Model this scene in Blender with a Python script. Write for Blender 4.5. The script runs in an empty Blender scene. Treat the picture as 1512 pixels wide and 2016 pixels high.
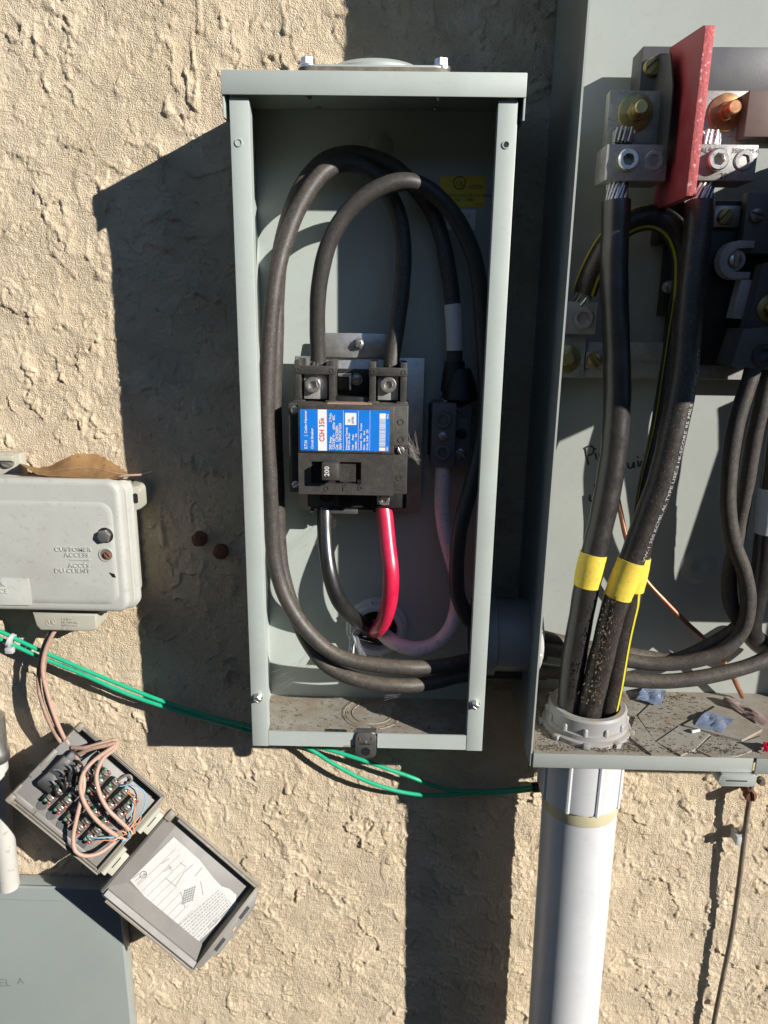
import bpy, bmesh, math, random
import numpy as np
from mathutils import Vector, Matrix, Quaternion

random.seed(7)
S = bpy.context.scene
COL = S.collection

# ------------------------------------------------------------------ camera
CAM = Vector((0.12529, -0.67932, 0.38038))
CR = Vector((0.99973273, 0.01784781, 0.01469436))
CU = Vector((-0.01879924, 0.25766179, 0.96605227))
CF = Vector((-0.01345575, 0.96607032, -0.25792845))
FPX = 1423.48                                   # focal length in photograph pixels (1512 x 2016)
cd = bpy.data.cameras.new('camera')
cd.sensor_fit = 'VERTICAL'; cd.sensor_height = 24.0; cd.lens = FPX / 2016 * 24.0
cd.clip_start = 0.01; cd.clip_end = 2000
cam = bpy.data.objects.new('camera', cd); COL.objects.link(cam)
cam.matrix_world = Matrix(((CR.x, CU.x, -CF.x, CAM.x), (CR.y, CU.y, -CF.y, CAM.y),
                           (CR.z, CU.z, -CF.z, CAM.z), (0, 0, 0, 1)))
S.camera = cam

# ------------------------------------------------------------------ light
SUND = Vector((-1.386, 1.0, -0.6925)).normalized()          # the way the sunlight travels
w = bpy.data.worlds.new('World'); S.world = w; w.use_nodes = True
nt = w.node_tree; bg = nt.nodes['Background']
sky = nt.nodes.new('ShaderNodeTexSky'); sky.sky_type = 'NISHITA'; sky.sun_disc = False
sky.air_density = 1.0; sky.dust_density = 0.0; sky.ozone_density = 3.0; sky.altitude = 600
sky.sun_elevation = math.asin(-SUND.z); sky.sun_rotation = math.atan2(-SUND.x, -SUND.y)
nt.links.new(sky.outputs[0], bg.inputs[0]); bg.inputs[1].default_value = 0.08
sl = bpy.data.lights.new('sun', 'SUN'); sl.energy = 5.0; sl.angle = math.radians(0.53); sl.color = (1.0, 0.955, 0.89)
so = bpy.data.objects.new('sun', sl); COL.objects.link(so)
so.rotation_euler = SUND.to_track_quat('-Z', 'Y').to_euler(); so.location = (2, -2, 2)
S.view_settings.view_transform = 'Standard'; S.view_settings.look = 'None'
S.view_settings.gamma = 1.0; S.view_settings.use_curve_mapping = False
S.view_settings.exposure = 0.63

# ------------------------------------------------------------------ measuring helpers
def ray(px, py):
    return CF + CR * ((px - 756) / FPX) + CU * ((1008 - py) / FPX)
def at(px, py, y):                               # point of the photograph at distance plane y
    d = ray(px, py); return CAM + d * ((y - CAM.y) / d.y)
def atz(px, py, z):
    d = ray(px, py); return CAM + d * ((z - CAM.z) / d.z)
def rect(px0, py0, px1, py1, y):                 # x0, x1, z0, z1 of an upright rectangle
    cx, cy = (px0 + px1) / 2, (py0 + py1) / 2
    return at(px0, cy, y).x, at(px1, cy, y).x, at(cx, py1, y).z, at(cx, py0, y).z

# ------------------------------------------------------------------ materials
def rgb(r, g, b):
    f = lambda c: (c / 255 / 12.92) if c / 255 <= .04045 else ((c / 255 + .055) / 1.055) ** 2.4
    return (f(r), f(g), f(b), 1)
MATS = {}
def mat(name, col, rough=.5, metal=0, var=.12, vscale=40, bump=0, bscale=300, dust=None, dust_amt=0, dscale=60,
        up_dust=0, spec=.5, coat=0, specks=None, speck_scale=400, speck_amt=.5, trans=0, rvar=.15, bdist=.001):
    m = bpy.data.materials.new(name); m.use_nodes = True; MATS[name] = m
    t = m.node_tree; N = t.nodes; L = t.links; p = N['Principled BSDF']
    if len(col) == 3: col = (*col, 1)
    tc = N.new('ShaderNodeTexCoord')
    no = N.new('ShaderNodeTexNoise'); no.inputs['Scale'].default_value = vscale; no.inputs['Detail'].default_value = 6
    no.inputs['Roughness'].default_value = .65
    L.new(tc.outputs['Object'], no.inputs['Vector'])
    mr = N.new('ShaderNodeMapRange'); mr.inputs[1].default_value = .25; mr.inputs[2].default_value = .75
    mr.inputs[3].default_value = 1 - var; mr.inputs[4].default_value = 1 + var
    L.new(no.outputs[0], mr.inputs[0])
    mul = N.new('ShaderNodeVectorMath'); mul.operation = 'SCALE'; mul.inputs[0].default_value = col[:3]
    L.new(mr.outputs[0], mul.inputs['Scale'])
    out = mul.outputs[0]
    if dust:
        n2 = N.new('ShaderNodeTexNoise'); n2.inputs['Scale'].default_value = dscale; n2.inputs['Detail'].default_value = 8
        n2.inputs['Roughness'].default_value = .75
        L.new(tc.outputs['Object'], n2.inputs['Vector'])
        r2 = N.new('ShaderNodeMapRange'); r2.inputs[1].default_value = .42; r2.inputs[2].default_value = .68
        r2.inputs[4].default_value = dust_amt; L.new(n2.outputs[0], r2.inputs[0])
        fac = r2.outputs[0]
        if up_dust:                              # dust that has settled on upward faces
            ge = N.new('ShaderNodeNewGeometry'); sx = N.new('ShaderNodeSeparateXYZ'); L.new(ge.outputs['Normal'], sx.inputs[0])
            r3 = N.new('ShaderNodeMapRange'); r3.inputs[1].default_value = .15; r3.inputs[2].default_value = .95
            r3.inputs[4].default_value = up_dust; L.new(sx.outputs['Z'], r3.inputs[0])
            m3 = N.new('ShaderNodeMath'); m3.operation = 'MULTIPLY_ADD'
            n3 = N.new('ShaderNodeMapRange'); n3.inputs[1].default_value = .3; n3.inputs[2].default_value = .6; L.new(n2.outputs[0], n3.inputs[0])
            L.new(r3.outputs[0], m3.inputs[0]); L.new(n3.outputs[0], m3.inputs[1]); L.new(r2.outputs[0], m3.inputs[2])
            m3.use_clamp = True; fac = m3.outputs[0]
        mx = N.new('ShaderNodeMixRGB'); mx.inputs[2].default_value = dust if len(dust) == 4 else (*dust, 1)
        L.new(fac, mx.inputs[0]); L.new(out, mx.inputs[1]); out = mx.outputs[0]
    if specks:
        v = N.new('ShaderNodeTexNoise'); v.inputs['Scale'].default_value = speck_scale; v.inputs['Detail'].default_value = 2
        L.new(tc.outputs['Object'], v.inputs['Vector'])
        r4 = N.new('ShaderNodeMapRange'); r4.inputs[1].default_value = .62; r4.inputs[2].default_value = .68
        r4.inputs[4].default_value = speck_amt; L.new(v.outputs[0], r4.inputs[0])
        mx = N.new('ShaderNodeMixRGB'); mx.inputs[2].default_value = specks if len(specks) == 4 else (*specks, 1)
        L.new(r4.outputs[0], mx.inputs[0]); L.new(out, mx.inputs[1]); out = mx.outputs[0]
    L.new(out, p.inputs['Base Color'])
    p.inputs['Metallic'].default_value = metal
    rr = N.new('ShaderNodeMapRange'); rr.inputs[1].default_value = .3; rr.inputs[2].default_value = .7
    rr.inputs[3].default_value = max(.03, rough - rvar * rough); rr.inputs[4].default_value = min(1, rough + rvar * rough)
    L.new(no.outputs[0], rr.inputs[0]); L.new(rr.outputs[0], p.inputs['Roughness'])
    p.inputs['Specular IOR Level'].default_value = spec
    p.inputs['Coat Weight'].default_value = coat
    p.inputs['Transmission Weight'].default_value = trans
    if bump:
        nb = N.new('ShaderNodeTexNoise'); nb.inputs['Scale'].default_value = bscale; nb.inputs['Detail'].default_value = 4
        L.new(tc.outputs['Object'], nb.inputs['Vector'])
        b = N.new('ShaderNodeBump'); b.inputs['Strength'].default_value = bump; b.inputs['Distance'].default_value = bdist
        L.new(nb.outputs[0], b.inputs['Height']); L.new(b.outputs[0], p.inputs['Normal'])
    return m

DUST = (.30, .23, .155)
mat('enamel', (.385, .425, .395), .42, var=.05, vscale=14, bump=.05, bscale=900, dust=(.33, .32, .28), dust_amt=.22, dscale=18, specks=(.2, .19, .17), speck_scale=260, speck_amt=.10)
mat('enamel_big', (.325, .345, .318), .32, var=.05, vscale=9, bump=.05, bscale=900, dust=(.28, .285, .26), dust_amt=.2, dscale=14, specks=(.2, .19, .17), speck_scale=220, speck_amt=.08)
mat('enamel_dirty', (.29, .275, .235), .8, var=.12, vscale=45, bump=.3, bscale=1100, dust=(.23, .175, .115), dust_amt=1.0, dscale=30, specks=(.10, .055, .03), speck_scale=900, speck_amt=.6)
mat('enamel_panel', (.235, .262, .25), .4, var=.06, vscale=6, bump=.04, bscale=600, dust=(.27, .29, .275), dust_amt=.35, dscale=9, specks=(.22, .23, .22), speck_scale=120, speck_amt=.08)
mat('galvanised', (.42, .42, .41), .38, metal=.9, var=.15, vscale=60, dust=(.25, .22, .18), dust_amt=.3)
mat('aluminium', (.62, .61, .59), .42, metal=.85, var=.15, vscale=70, bump=.08, bscale=500, dust=(.24, .22, .19), dust_amt=.35, dscale=90)
mat('dull_aluminium', (.36, .355, .34), .52, metal=.3, var=.18, vscale=90, bump=.1, bscale=700, dust=(.2, .18, .15), dust_amt=.5, dscale=120, specks=(.1, .09, .08), speck_scale=600, speck_amt=.6)
mat('bright_screw', (.72, .70, .66), .3, metal=.9, var=.12, vscale=200)
mat('strand', (.66, .66, .66), .32, metal=.9, var=.25, vscale=300)
mat('zinc_yellow', (.44, .37, .16), .38, metal=.85, var=.3, vscale=150, dust=(.2, .16, .09), dust_amt=.35)
mat('copper_bolt', (.50, .24, .12), .38, metal=.85, var=.25, vscale=150, dust=(.25, .14, .08), dust_amt=.3)
mat('brass', (.42, .32, .14), .42, metal=.85, var=.2, vscale=150, dust=(.15, .12, .08), dust_amt=.4)
mat('rust', (.16, .068, .038), .9, var=.35, vscale=300, bump=.6, bscale=600)
mat('old_rubber', (.036, .033, .031), .45, var=.15, vscale=260, bump=.08, bscale=1500, dust=(.075, .066, .056), dust_amt=.3, dscale=240, up_dust=.5, specks=(.30, .26, .2), speck_scale=1300, speck_amt=.22)
mat('dusty_rubber', (.040, .036, .033), .52, var=.18, vscale=240, bump=.12, bscale=1500, dust=(.105, .084, .06), dust_amt=.4, dscale=190, up_dust=.9, specks=(.32, .27, .19), speck_scale=1100, speck_amt=.4)
mat('new_rubber', (.018, .017, .017), .36, spec=.8, var=.2, vscale=180, bump=.05, bscale=900, dust=(.06, .052, .046), dust_amt=.3, dscale=220, specks=(.3, .27, .22), speck_scale=1300, speck_amt=0.16)
mat('worn_rubber', (.022, .020, .019), .42, var=.2, vscale=180, bump=.15, bscale=900, dust=(.075, .062, .05), dust_amt=.4, dscale=200, specks=(.34, .22, .12), speck_scale=900, speck_amt=0.35)
mat('gloss_black', (.012, .012, .012), .34, spec=.9, var=.2, vscale=60, dust=(.05, .046, .042), dust_amt=.15, specks=(.3, .28, .25), speck_scale=1300, speck_amt=.05)
mat('red_jacket', (.60, .008, .055), .34, spec=.8, var=.08, vscale=60, dust=(.4, .06, .07), dust_amt=.25, specks=(.6, .4, .3), speck_scale=1300, speck_amt=0.1)
mat('white_jacket', (.70, .62, .61), .42, var=.10, vscale=45, dust=(.5, .36, .36), dust_amt=.4, dscale=50, specks=(.15, .1, .08), speck_scale=300, speck_amt=.4)
mat('white_tape', (.66, .66, .63), .55, var=.08, vscale=60, dust=(.42, .40, .36), dust_amt=.4, bump=.15, bscale=250)
mat('yellow_tape', (.72, .55, .06), .5, var=.10, vscale=80, dust=(.5, .36, .08), dust_amt=.45, bump=.18, bscale=260, specks=(.35, .22, .1), speck_scale=300, speck_amt=.4)
mat('yellow_stripe', (.50, .44, .02), .45, var=.12, vscale=120)
mat('breaker_black', (.026, .025, .024), .55, var=.2, vscale=80, bump=.12, bscale=1200, dust=(.085, .074, .060), dust_amt=.4, dscale=110, up_dust=.9, specks=(.26, .23, .18), speck_scale=1300, speck_amt=0.25)
mat('breaker_face', (.038, .036, .034), .5, var=.15, vscale=60, bump=.1, bscale=1500, dust=(.085, .078, .068), dust_amt=.5, dscale=90, specks=(.28, .25, .21), speck_scale=1300, speck_amt=0.25)
mat('dark_plastic', (.012, .012, .012), .45, var=.2, vscale=80, dust=(.05, .046, .04), dust_amt=.35)
mat('grey_black', (.045, .047, .05), .5, var=.15, vscale=80, dust=(.10, .095, .085), dust_amt=.4)
mat('blue_label', (.008, .17, .62), .35, var=.03, vscale=90, specks=(.3, .35, .4), speck_scale=500, speck_amt=.1)
mat('label_white', (.72, .72, .72), .4, var=.05, vscale=100)
mat('label_red', (.50, .012, .04), .4, var=.05, vscale=100)
mat('ink', (.02, .02, .022), .6, var=.2, vscale=200)
mat('pencil', (.17, .19, .185), .6, var=.2, vscale=200)
mat('grey_ink', (.19, .19, .19), .6, var=.25, vscale=200)
mat('jacket_print', (.36, .36, .36), .6, var=.2, vscale=300)
mat('yellow_sticker', (.74, .56, .03), .5, var=.12, vscale=60, dust=(.3, .24, .06), dust_amt=.4)
mat('pvc', (.56, .57, .58), .38, var=.04, vscale=14, dust=(.46, .46, .47), dust_amt=.4, dscale=9, specks=(.3, .29, .28), speck_scale=150, speck_amt=.08, bump=.04, bscale=200)
mat('pvc_fitting', (.30, .305, .31), .42, var=.06, vscale=30, dust=(.32, .27, .21), dust_amt=.45, dscale=50, up_dust=.5)
mat('pvc_glue', (.52, .47, .30), .45, var=.12, vscale=60)
mat('white_pvc', (.46, .45, .415), .45, var=.05, vscale=20, dust=(.4, .375, .32), dust_amt=.3, specks=(.2, .17, .13), speck_scale=130, speck_amt=.4)
mat('phone_plastic', (.395, .40, .365), .55, var=.05, vscale=15, dust=(.33, .325, .285), dust_amt=.5, dscale=22, bump=.08, bscale=500, specks=(.2, .19, .17), speck_scale=180, speck_amt=.2)
mat('phone_base', (.37, .36, .295), .6, var=.06, vscale=20, dust=(.34, .32, .26), dust_amt=.4)
mat('tan_plastic', (.165, .147, .118), .55, var=.10, vscale=25, dust=(.215, .19, .15), dust_amt=.6, dscale=30, bump=.08, bscale=500, specks=(.4, .37, .32), speck_scale=200, speck_amt=.3)
mat('tan_inside', (.155, .149, .138), .5, var=.05, vscale=25, dust=(.20, .187, .162), dust_amt=.5, dscale=30, specks=(.12, .11, .10), speck_scale=240, speck_amt=.25)
mat('paper', (.44, .435, .415), .6, var=.07, vscale=25, dust=(.33, .325, .305), dust_amt=.6, dscale=30, bump=.35, bscale=120)
mat('clear_plastic', (.15, .135, .105), .2, var=.3, vscale=120, trans=.35, dust=(.2, .18, .14), dust_amt=.4)
mat('peg_red', (.22, .035, .022), .4, var=.2, vscale=200)
mat('peg_green', (.03, .11, .06), .4, var=.2, vscale=200)
mat('flesh_wire', (.44, .285, .22), .5, var=.12, vscale=90, dust=(.30, .20, .15), dust_amt=.6, dscale=90, specks=(.14, .09, .07), speck_scale=420, speck_amt=.5)
mat('old_flesh_wire', (.30, .19, .14), .55, var=.2, vscale=90, dust=(.17, .12, .09), dust_amt=.7, dscale=80, specks=(.45, .33, .24), speck_scale=300, speck_amt=.5)
mat('blue_wire', (.16, .38, .52), .4, var=.15, vscale=200)
mat('orange_wire', (.58, .24, .10), .4, var=.15, vscale=200)
mat('copper', (.42, .19, .11), .42, metal=.7, var=.25, vscale=90, dust=(.2, .11, .08), dust_amt=.5)
mat('green_wire', (.012, .36, .19), .3, var=.08, vscale=60, dust=(.06, .36, .22), dust_amt=.35)
mat('leaf_brown', (.46, .27, .115), .6, var=.25, vscale=50, dust=(.55, .36, .17), dust_amt=.7, dscale=40, bump=.3, bscale=220, specks=(.2, .1, .04), speck_scale=200, speck_amt=.5)
mat('red_board', (.36, .035, .045), .5, var=.15, vscale=60, bump=.15, bscale=500, dust=(.34, .10, .10), dust_amt=.3)
mat('red_board_edge', (.46, .10, .10), .8, var=.3, vscale=350, bump=.6, bscale=420, specks=(.66, .42, .4), speck_scale=350, speck_amt=.9)
mat('blue_gel', (.33, .42, .60), .2, var=.25, vscale=120, coat=.5, dust=(.42, .46, .54), dust_amt=.7)
mat('pink_paper', (.52, .42, .38), .6, var=.2, vscale=120, dust=(.45, .2, .18), dust_amt=.5, dscale=140)
mat('debris', (.11, .078, .05), .9, var=.5, vscale=300)
mat('web', (.45, .42, .38), .8, var=.2, vscale=300)
mat('grey_nylon', (.46, .475, .48), .5, var=.06, vscale=50, dust=(.24, .22, .19), dust_amt=.3)
mat('black_tape', (.012, .012, .012), .5, var=.2, vscale=80)
mat('weathered_rod', (.13, .105, .08), .7, var=.3, vscale=120, dust=(.22, .19, .15), dust_amt=.5)
mat('shade_wood', (.10, .075, .055), .8, var=.2, vscale=6, bump=.2, bscale=60)
mat('bronze_block', (.17, .12, .10), .55, metal=.2, var=.15, vscale=60, dust=(.12, .09, .08), dust_amt=.4)
mat('cast_grey', (.13, .135, .14), .5, metal=.2, var=.15, vscale=80, dust=(.16, .15, .135), dust_amt=.4)
mat('dark_bus', (.075, .075, .08), .5, metal=.15, var=.15, vscale=60, bump=.05, bscale=500, dust=(.07, .065, .06), dust_amt=.4)
mat('earth', (.07, .058, .045), .95, var=.3, vscale=3, bump=.4, bscale=60)

def wall_material():
    m = bpy.data.materials.new('stucco'); m.use_nodes = True
    t = m.node_tree; N = t.nodes; L = t.links; p = N['Principled BSDF']
    tc = N.new('ShaderNodeTexCoord')
    def noise(s, d=6, r=.6):
        n = N.new('ShaderNodeTexNoise'); n.inputs['Scale'].default_value = s; n.inputs['Detail'].default_value = d
        n.inputs['Roughness'].default_value = r; L.new(tc.outputs['Object'], n.inputs['Vector']); return n.outputs[0]
    def ramp(v, a, b, c, d):
        r = N.new('ShaderNodeMapRange'); r.inputs[1].default_value = a; r.inputs[2].default_value = b
        r.inputs[3].default_value = c; r.inputs[4].default_value = d; L.new(v, r.inputs[0]); return r.outputs[0]
    def mix(f, a, b):
        x = N.new('ShaderNodeMixRGB')
        L.new(f, x.inputs[0])
        for i, q in ((1, a), (2, b)):
            if isinstance(q, tuple): x.inputs[i].default_value = (*q, 1)
            else: L.new(q, x.inputs[i])
        return x.outputs[0]
    c = mix(ramp(noise(7, 5), .35, .65, 0, 1), (.615, .495, .335), (.655, .54, .39))
    c = mix(ramp(noise(45, 8, .7), .4, .7, 0, .55), c, (.53, .41, .265))
    c = mix(ramp(noise(420, 3), .35, .75, 0, .45), c, (.64, .555, .43))
    c = mix(ramp(noise(160, 4), .63, .72, 0, .55), c, (.31, .25, .175))
    c = mix(ramp(noise(16, 6), .62, .74, 0, .35), c, (.35, .32, .275))
    c = mix(ramp(noise(38, 3), .75, .79, 0, .45), c, (.46, .27, .12))
    L.new(c, p.inputs['Base Color']); p.inputs['Roughness'].default_value = .92; p.inputs['Specular IOR Level'].default_value = .15
    b = N.new('ShaderNodeBump'); b.inputs['Strength'].default_value = 1.0; b.inputs['Distance'].default_value = .0025
    g = N.new('ShaderNodeMath'); g.operation = 'MULTIPLY_ADD'; g.inputs[1].default_value = .7
    L.new(noise(480, 3, .55), g.inputs[0]); L.new(noise(1000, 2, .5), g.inputs[2])
    gm = N.new('ShaderNodeMath'); gm.operation = 'MULTIPLY'
    L.new(g.outputs[0], gm.inputs[0]); L.new(ramp(noise(22, 3), .35, .62, 1.15, .45), gm.inputs[1])
    L.new(gm.outputs[0], b.inputs['Height'])
    L.new(b.outputs[0], p.inputs['Normal'])
    MATS['stucco'] = m
wall_material()

# ------------------------------------------------------------------ mesh helpers
def BM(): return bmesh.new()
def add_box(bm, x0, x1, y0, y1, z0, z1, bev=0, seg=2):
    x0, x1 = sorted((x0, x1)); y0, y1 = sorted((y0, y1)); z0, z1 = sorted((z0, z1))
    v = bmesh.ops.create_cube(bm, size=1)['verts']
    for q in v:
        q.co = Vector(((x0 + x1) / 2 + q.co.x * (x1 - x0), (y0 + y1) / 2 + q.co.y * (y1 - y0), (z0 + z1) / 2 + q.co.z * (z1 - z0)))
    if bev:
        bev = min(bev, .45 * min(x1 - x0, y1 - y0, z1 - z0))
        ed = list({e for q in v for e in q.link_edges})
        bmesh.ops.bevel(bm, geom=ed, offset=bev, segments=seg, profile=.5, affect='EDGES')
    return bm
def add_prism(bm, poly, y0, y1, bev=0, M=None, seg=2):
    """polygon of (x, z) points pushed from y0 (front) to y1 (back)"""
    area = sum(a[0] * b[1] - b[0] * a[1] for a, b in zip(poly, poly[1:] + poly[:1]))
    if area < 0: poly = poly[::-1]
    f = [bm.verts.new((x, y0, z)) for x, z in poly]; b = [bm.verts.new((x, y1, z)) for x, z in poly]
    n = len(poly); ff = bm.faces.new(f); bm.faces.new(b[::-1])
    for i in range(n): bm.faces.new((f[i], b[i], b[(i + 1) % n], f[(i + 1) % n]))
    vs = f + b
    if bev:
        r = bmesh.ops.bevel(bm, geom=list(ff.edges), offset=bev, segments=seg, profile=.5, affect='EDGES')
        vs = list({q for q in r['verts']} | {q for q in vs if q.is_valid})
    if M:
        for q in vs: q.co = M @ q.co
    return bm
def rrect(x0, x1, z0, z1, r, n=5):
    pts = []
    for cx, cz, a0 in ((x1 - r, z1 - r, 0), (x0 + r, z1 - r, 90), (x0 + r, z0 + r, 180), (x1 - r, z0 + r, 270)):
        for i in range(n + 1):
            a = math.radians(a0 + 90 * i / n); pts.append((cx + r * math.cos(a), cz + r * math.sin(a)))
    return pts
def add_loft(bm, x0, x1, z0, z1, r, prof, n=6):
    """rounded rectangles of (inset, y), first one at the back"""
    rings = [[bm.verts.new((x, y, z)) for x, z in rrect(x0 + i_, x1 - i_, z0 + i_, z1 - i_, max(r - i_ * .8, .0015), n)] for i_, y in prof]
    for a, b_ in zip(rings, rings[1:]):
        m = len(a)
        for i in range(m): bm.faces.new((a[i], a[(i + 1) % m], b_[(i + 1) % m], b_[i]))
    bm.faces.new(rings[0]); bm.faces.new(rings[-1])
    return bm
def circ(cx, cz, r, n=24, a0=0): return [(cx + r * math.cos(a0 + 2 * math.pi * i / n), cz + r * math.sin(a0 + 2 * math.pi * i / n)) for i in range(n)]
def frame_for(d):
    d = d.normalized(); a = Vector((0, 0, 1)) if abs(d.z) < .9 else Vector((1, 0, 0))
    u = d.cross(a).normalized(); return u, d.cross(u).normalized()
def add_lathe(bm, o, axis, prof, n=24, a0=0, close=True):
    """profile of (radius, height along axis)"""
    o = Vector(o); axis = Vector(axis).normalized(); u, v = frame_for(axis); rings = []
    for r, h in prof:
        if r < 1e-7: rings.append([bm.verts.new(o + axis * h)])
        else: rings.append([bm.verts.new(o + axis * h + (u * math.cos(a0 + 2 * math.pi * i / n) + v * math.sin(a0 + 2 * math.pi * i / n)) * r) for i in range(n)])
    for a, b in zip(rings, rings[1:]):
        for i in range(n):
            j = (i + 1) % n
            if len(a) == 1 and len(b) == 1: continue
            if len(a) == 1: bm.faces.new((a[0], b[j], b[i]))
            elif len(b) == 1: bm.faces.new((a[i], a[j], b[0]))
            else: bm.faces.new((a[i], a[j], b[j], b[i]))
    if close:
        if len(rings[0]) > 1: bm.faces.new(rings[0][::-1])
        if len(rings[-1]) > 1: bm.faces.new(rings[-1])
    return bm
def spline(pts, step=.004):
    P = [Vector(p) for p in pts]
    if len(P) == 2:
        n = max(2, int((P[1] - P[0]).length / step)); return [P[0].lerp(P[1], i / n) for i in range(n + 1)]
    P = [P[0] * 2 - P[1]] + P + [P[-1] * 2 - P[-2]]; out = []
    for i in range(1, len(P) - 2):
        p0, p1, p2, p3 = P[i - 1:i + 3]
        t = [0]
        for a, b in ((p0, p1), (p1, p2), (p2, p3)): t.append(t[-1] + max(1e-6, (b - a).length) ** .5)
        n = max(2, int((p2 - p1).length / step))
        for k in range(n):
            s = t[1] + (t[2] - t[1]) * k / n
            a1 = p0 * ((t[1] - s) / (t[1] - t[0])) + p1 * ((s - t[0]) / (t[1] - t[0]))
            a2 = p1 * ((t[2] - s) / (t[2] - t[1])) + p2 * ((s - t[1]) / (t[2] - t[1]))
            a3 = p2 * ((t[3] - s) / (t[3] - t[2])) + p3 * ((s - t[2]) / (t[3] - t[2]))
            b1 = a1 * ((t[2] - s) / (t[2] - t[0])) + a2 * ((s - t[0]) / (t[2] - t[0]))
            b2 = a2 * ((t[3] - s) / (t[3] - t[1])) + a3 * ((s - t[1]) / (t[3] - t[1]))
            out.append(b1 * ((t[2] - s) / (t[2] - t[1])) + b2 * ((s - t[1]) / (t[2] - t[1])))
    out.append(P[-2]); return out
def frames(path):
    T = [(path[min(i + 1, len(path) - 1)] - path[max(i - 1, 0)]).normalized() for i in range(len(path))]
    u, v = frame_for(T[0]); F = []
    for i, t in enumerate(T):
        u = (u - t * u.dot(t)).normalized(); F.append((t, u, t.cross(u)))
    return F
def add_tube(bm, path, r, n=16, cap=True):
    F = frames(path); rings = []
    rf = r if callable(r) else (lambda s: r)
    m = len(path) - 1
    for i, (p, (t, u, v)) in enumerate(zip(path, F)):
        q = rf(i / m)
        rings.append([bm.verts.new(p + (u * math.cos(2 * math.pi * k / n) + v * math.sin(2 * math.pi * k / n)) * q) for k in range(n)])
    for a, b in zip(rings, rings[1:]):
        for k in range(n): bm.faces.new((a[k], a[(k + 1) % n], b[(k + 1) % n], b[k]))
    if cap: bm.faces.new(rings[0][::-1]); bm.faces.new(rings[-1])
    return bm
def finish(bm, name, m, smooth=True, ang=38):
    bmesh.ops.recalc_face_normals(bm, faces=bm.faces[:])
    me = bpy.data.meshes.new(name); bm.to_mesh(me); bm.free()
    if smooth:
        me.polygons.foreach_set('use_smooth', [True] * len(me.polygons)); me.set_sharp_from_angle(angle=math.radians(ang))
    me.materials.append(MATS[m] if isinstance(m, str) else m)
    return me
def tag(o, label=None, cat=None, group=None, kind=None):
    for k, v in (('label', label), ('category', cat), ('group', group), ('kind', kind)):
        if v: o[k] = v
    return o
def obj(name, bm, m, parent=None, local=False, **k):
    o = bpy.data.objects.new(name, finish(bm, name, m, **k)); COL.objects.link(o)
    if parent is not None:
        o.parent = parent
        if not local: o.matrix_parent_inverse = WORLDINV.get(parent.name, Matrix.Identity(4))
    return o
WORLDINV = {}
def thing(name, label, cat, loc=(0, 0, 0), roty=0, group=None):
    o = bpy.data.objects.new(name, None); COL.objects.link(o); o.empty_display_size = .02
    o.location = loc; o.rotation_euler = (0, roty, 0); tag(o, label, cat, group)
    WORLDINV[o.name] = (Matrix.Translation(Vector(loc)) @ Matrix.Rotation(roty, 4, 'Y')).inverted()
    return o
def path(*pts): return [at(*p) for p in pts]
def xf(bm, M, start=0):
    bm.verts.ensure_lookup_table()
    for v in bm.verts[start:]: v.co = M @ v.co
# text as flat printed or raised letters
def text_mesh(s, size, ext=0, align='LEFT', bold=0, spacing=1.0):
    c = bpy.data.curves.new('t', 'FONT'); c.body = s; c.size = size; c.extrude = ext; c.align_x = align
    c.offset = bold; c.space_character = spacing; c.resolution_u = 2
    o = bpy.data.objects.new('t', c); me = bpy.data.meshes.new_from_object(o)
    bpy.data.objects.remove(o); bpy.data.curves.remove(c); return me
def text(name, s, o, xd, yd, size, m, parent, ext=0, align='LEFT', local=False, stretch=1, bold=0, spacing=1.0):
    me = text_mesh(s, size, ext, align, bold, spacing); me.name = name
    xd = Vector(xd).normalized(); yd = Vector(yd).normalized(); zd = xd.cross(yd); o = Vector(o)
    M = Matrix(((xd.x * stretch, yd.x, zd.x, o.x), (xd.y * stretch, yd.y, zd.y, o.y), (xd.z * stretch, yd.z, zd.z, o.z), (0, 0, 0, 1)))
    me.transform(M); me.materials.clear(); me.materials.append(MATS[m])
    ob = bpy.data.objects.new(name, me); COL.objects.link(ob); ob.parent = parent
    if not local and parent is not None: ob.matrix_parent_inverse = WORLDINV.get(parent.name, Matrix.Identity(4))
    return ob
X, Y, Z = Vector((1, 0, 0)), Vector((0, 1, 0)), Vector((0, 0, 1))

# fasteners, each facing -Y at p unless an axis is given
def face_matrix(p, axis=(0, -1, 0), roll=0):
    a = Vector(axis).normalized(); q = Vector((0, -1, 0)).rotation_difference(a)
    return Matrix.Translation(Vector(p)) @ q.to_matrix().to_4x4() @ Matrix.Rotation(roll, 4, 'Y')
def slot_screw(bm, p, r, h=.003, roll=0, axis=(0, -1, 0), gap=.18, dome=True):
    t = BM()
    add_lathe(t, (0, 0, 0), (0, -1, 0), [(r, -.002), (r, h * .45), (r * .96, h * .55)], 20)
    for s in (1, -1):
        pts = []
        a1 = math.asin(gap)
        for i in range(11):
            a = a1 + (math.pi - 2 * a1) * i / 10; pts.append((r * .95 * math.cos(a), s * r * .95 * math.sin(a)))
        add_prism(t, pts, -h, -h * .4, bev=r * .22 if dome else r * .06)
    xf(t, face_matrix(p, axis, roll)); merge(bm, t)
def merge(bm, t):
    me = bpy.data.meshes.new('tmp'); t.to_mesh(me); t.free(); bm.from_mesh(me); bpy.data.meshes.remove(me)
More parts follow.
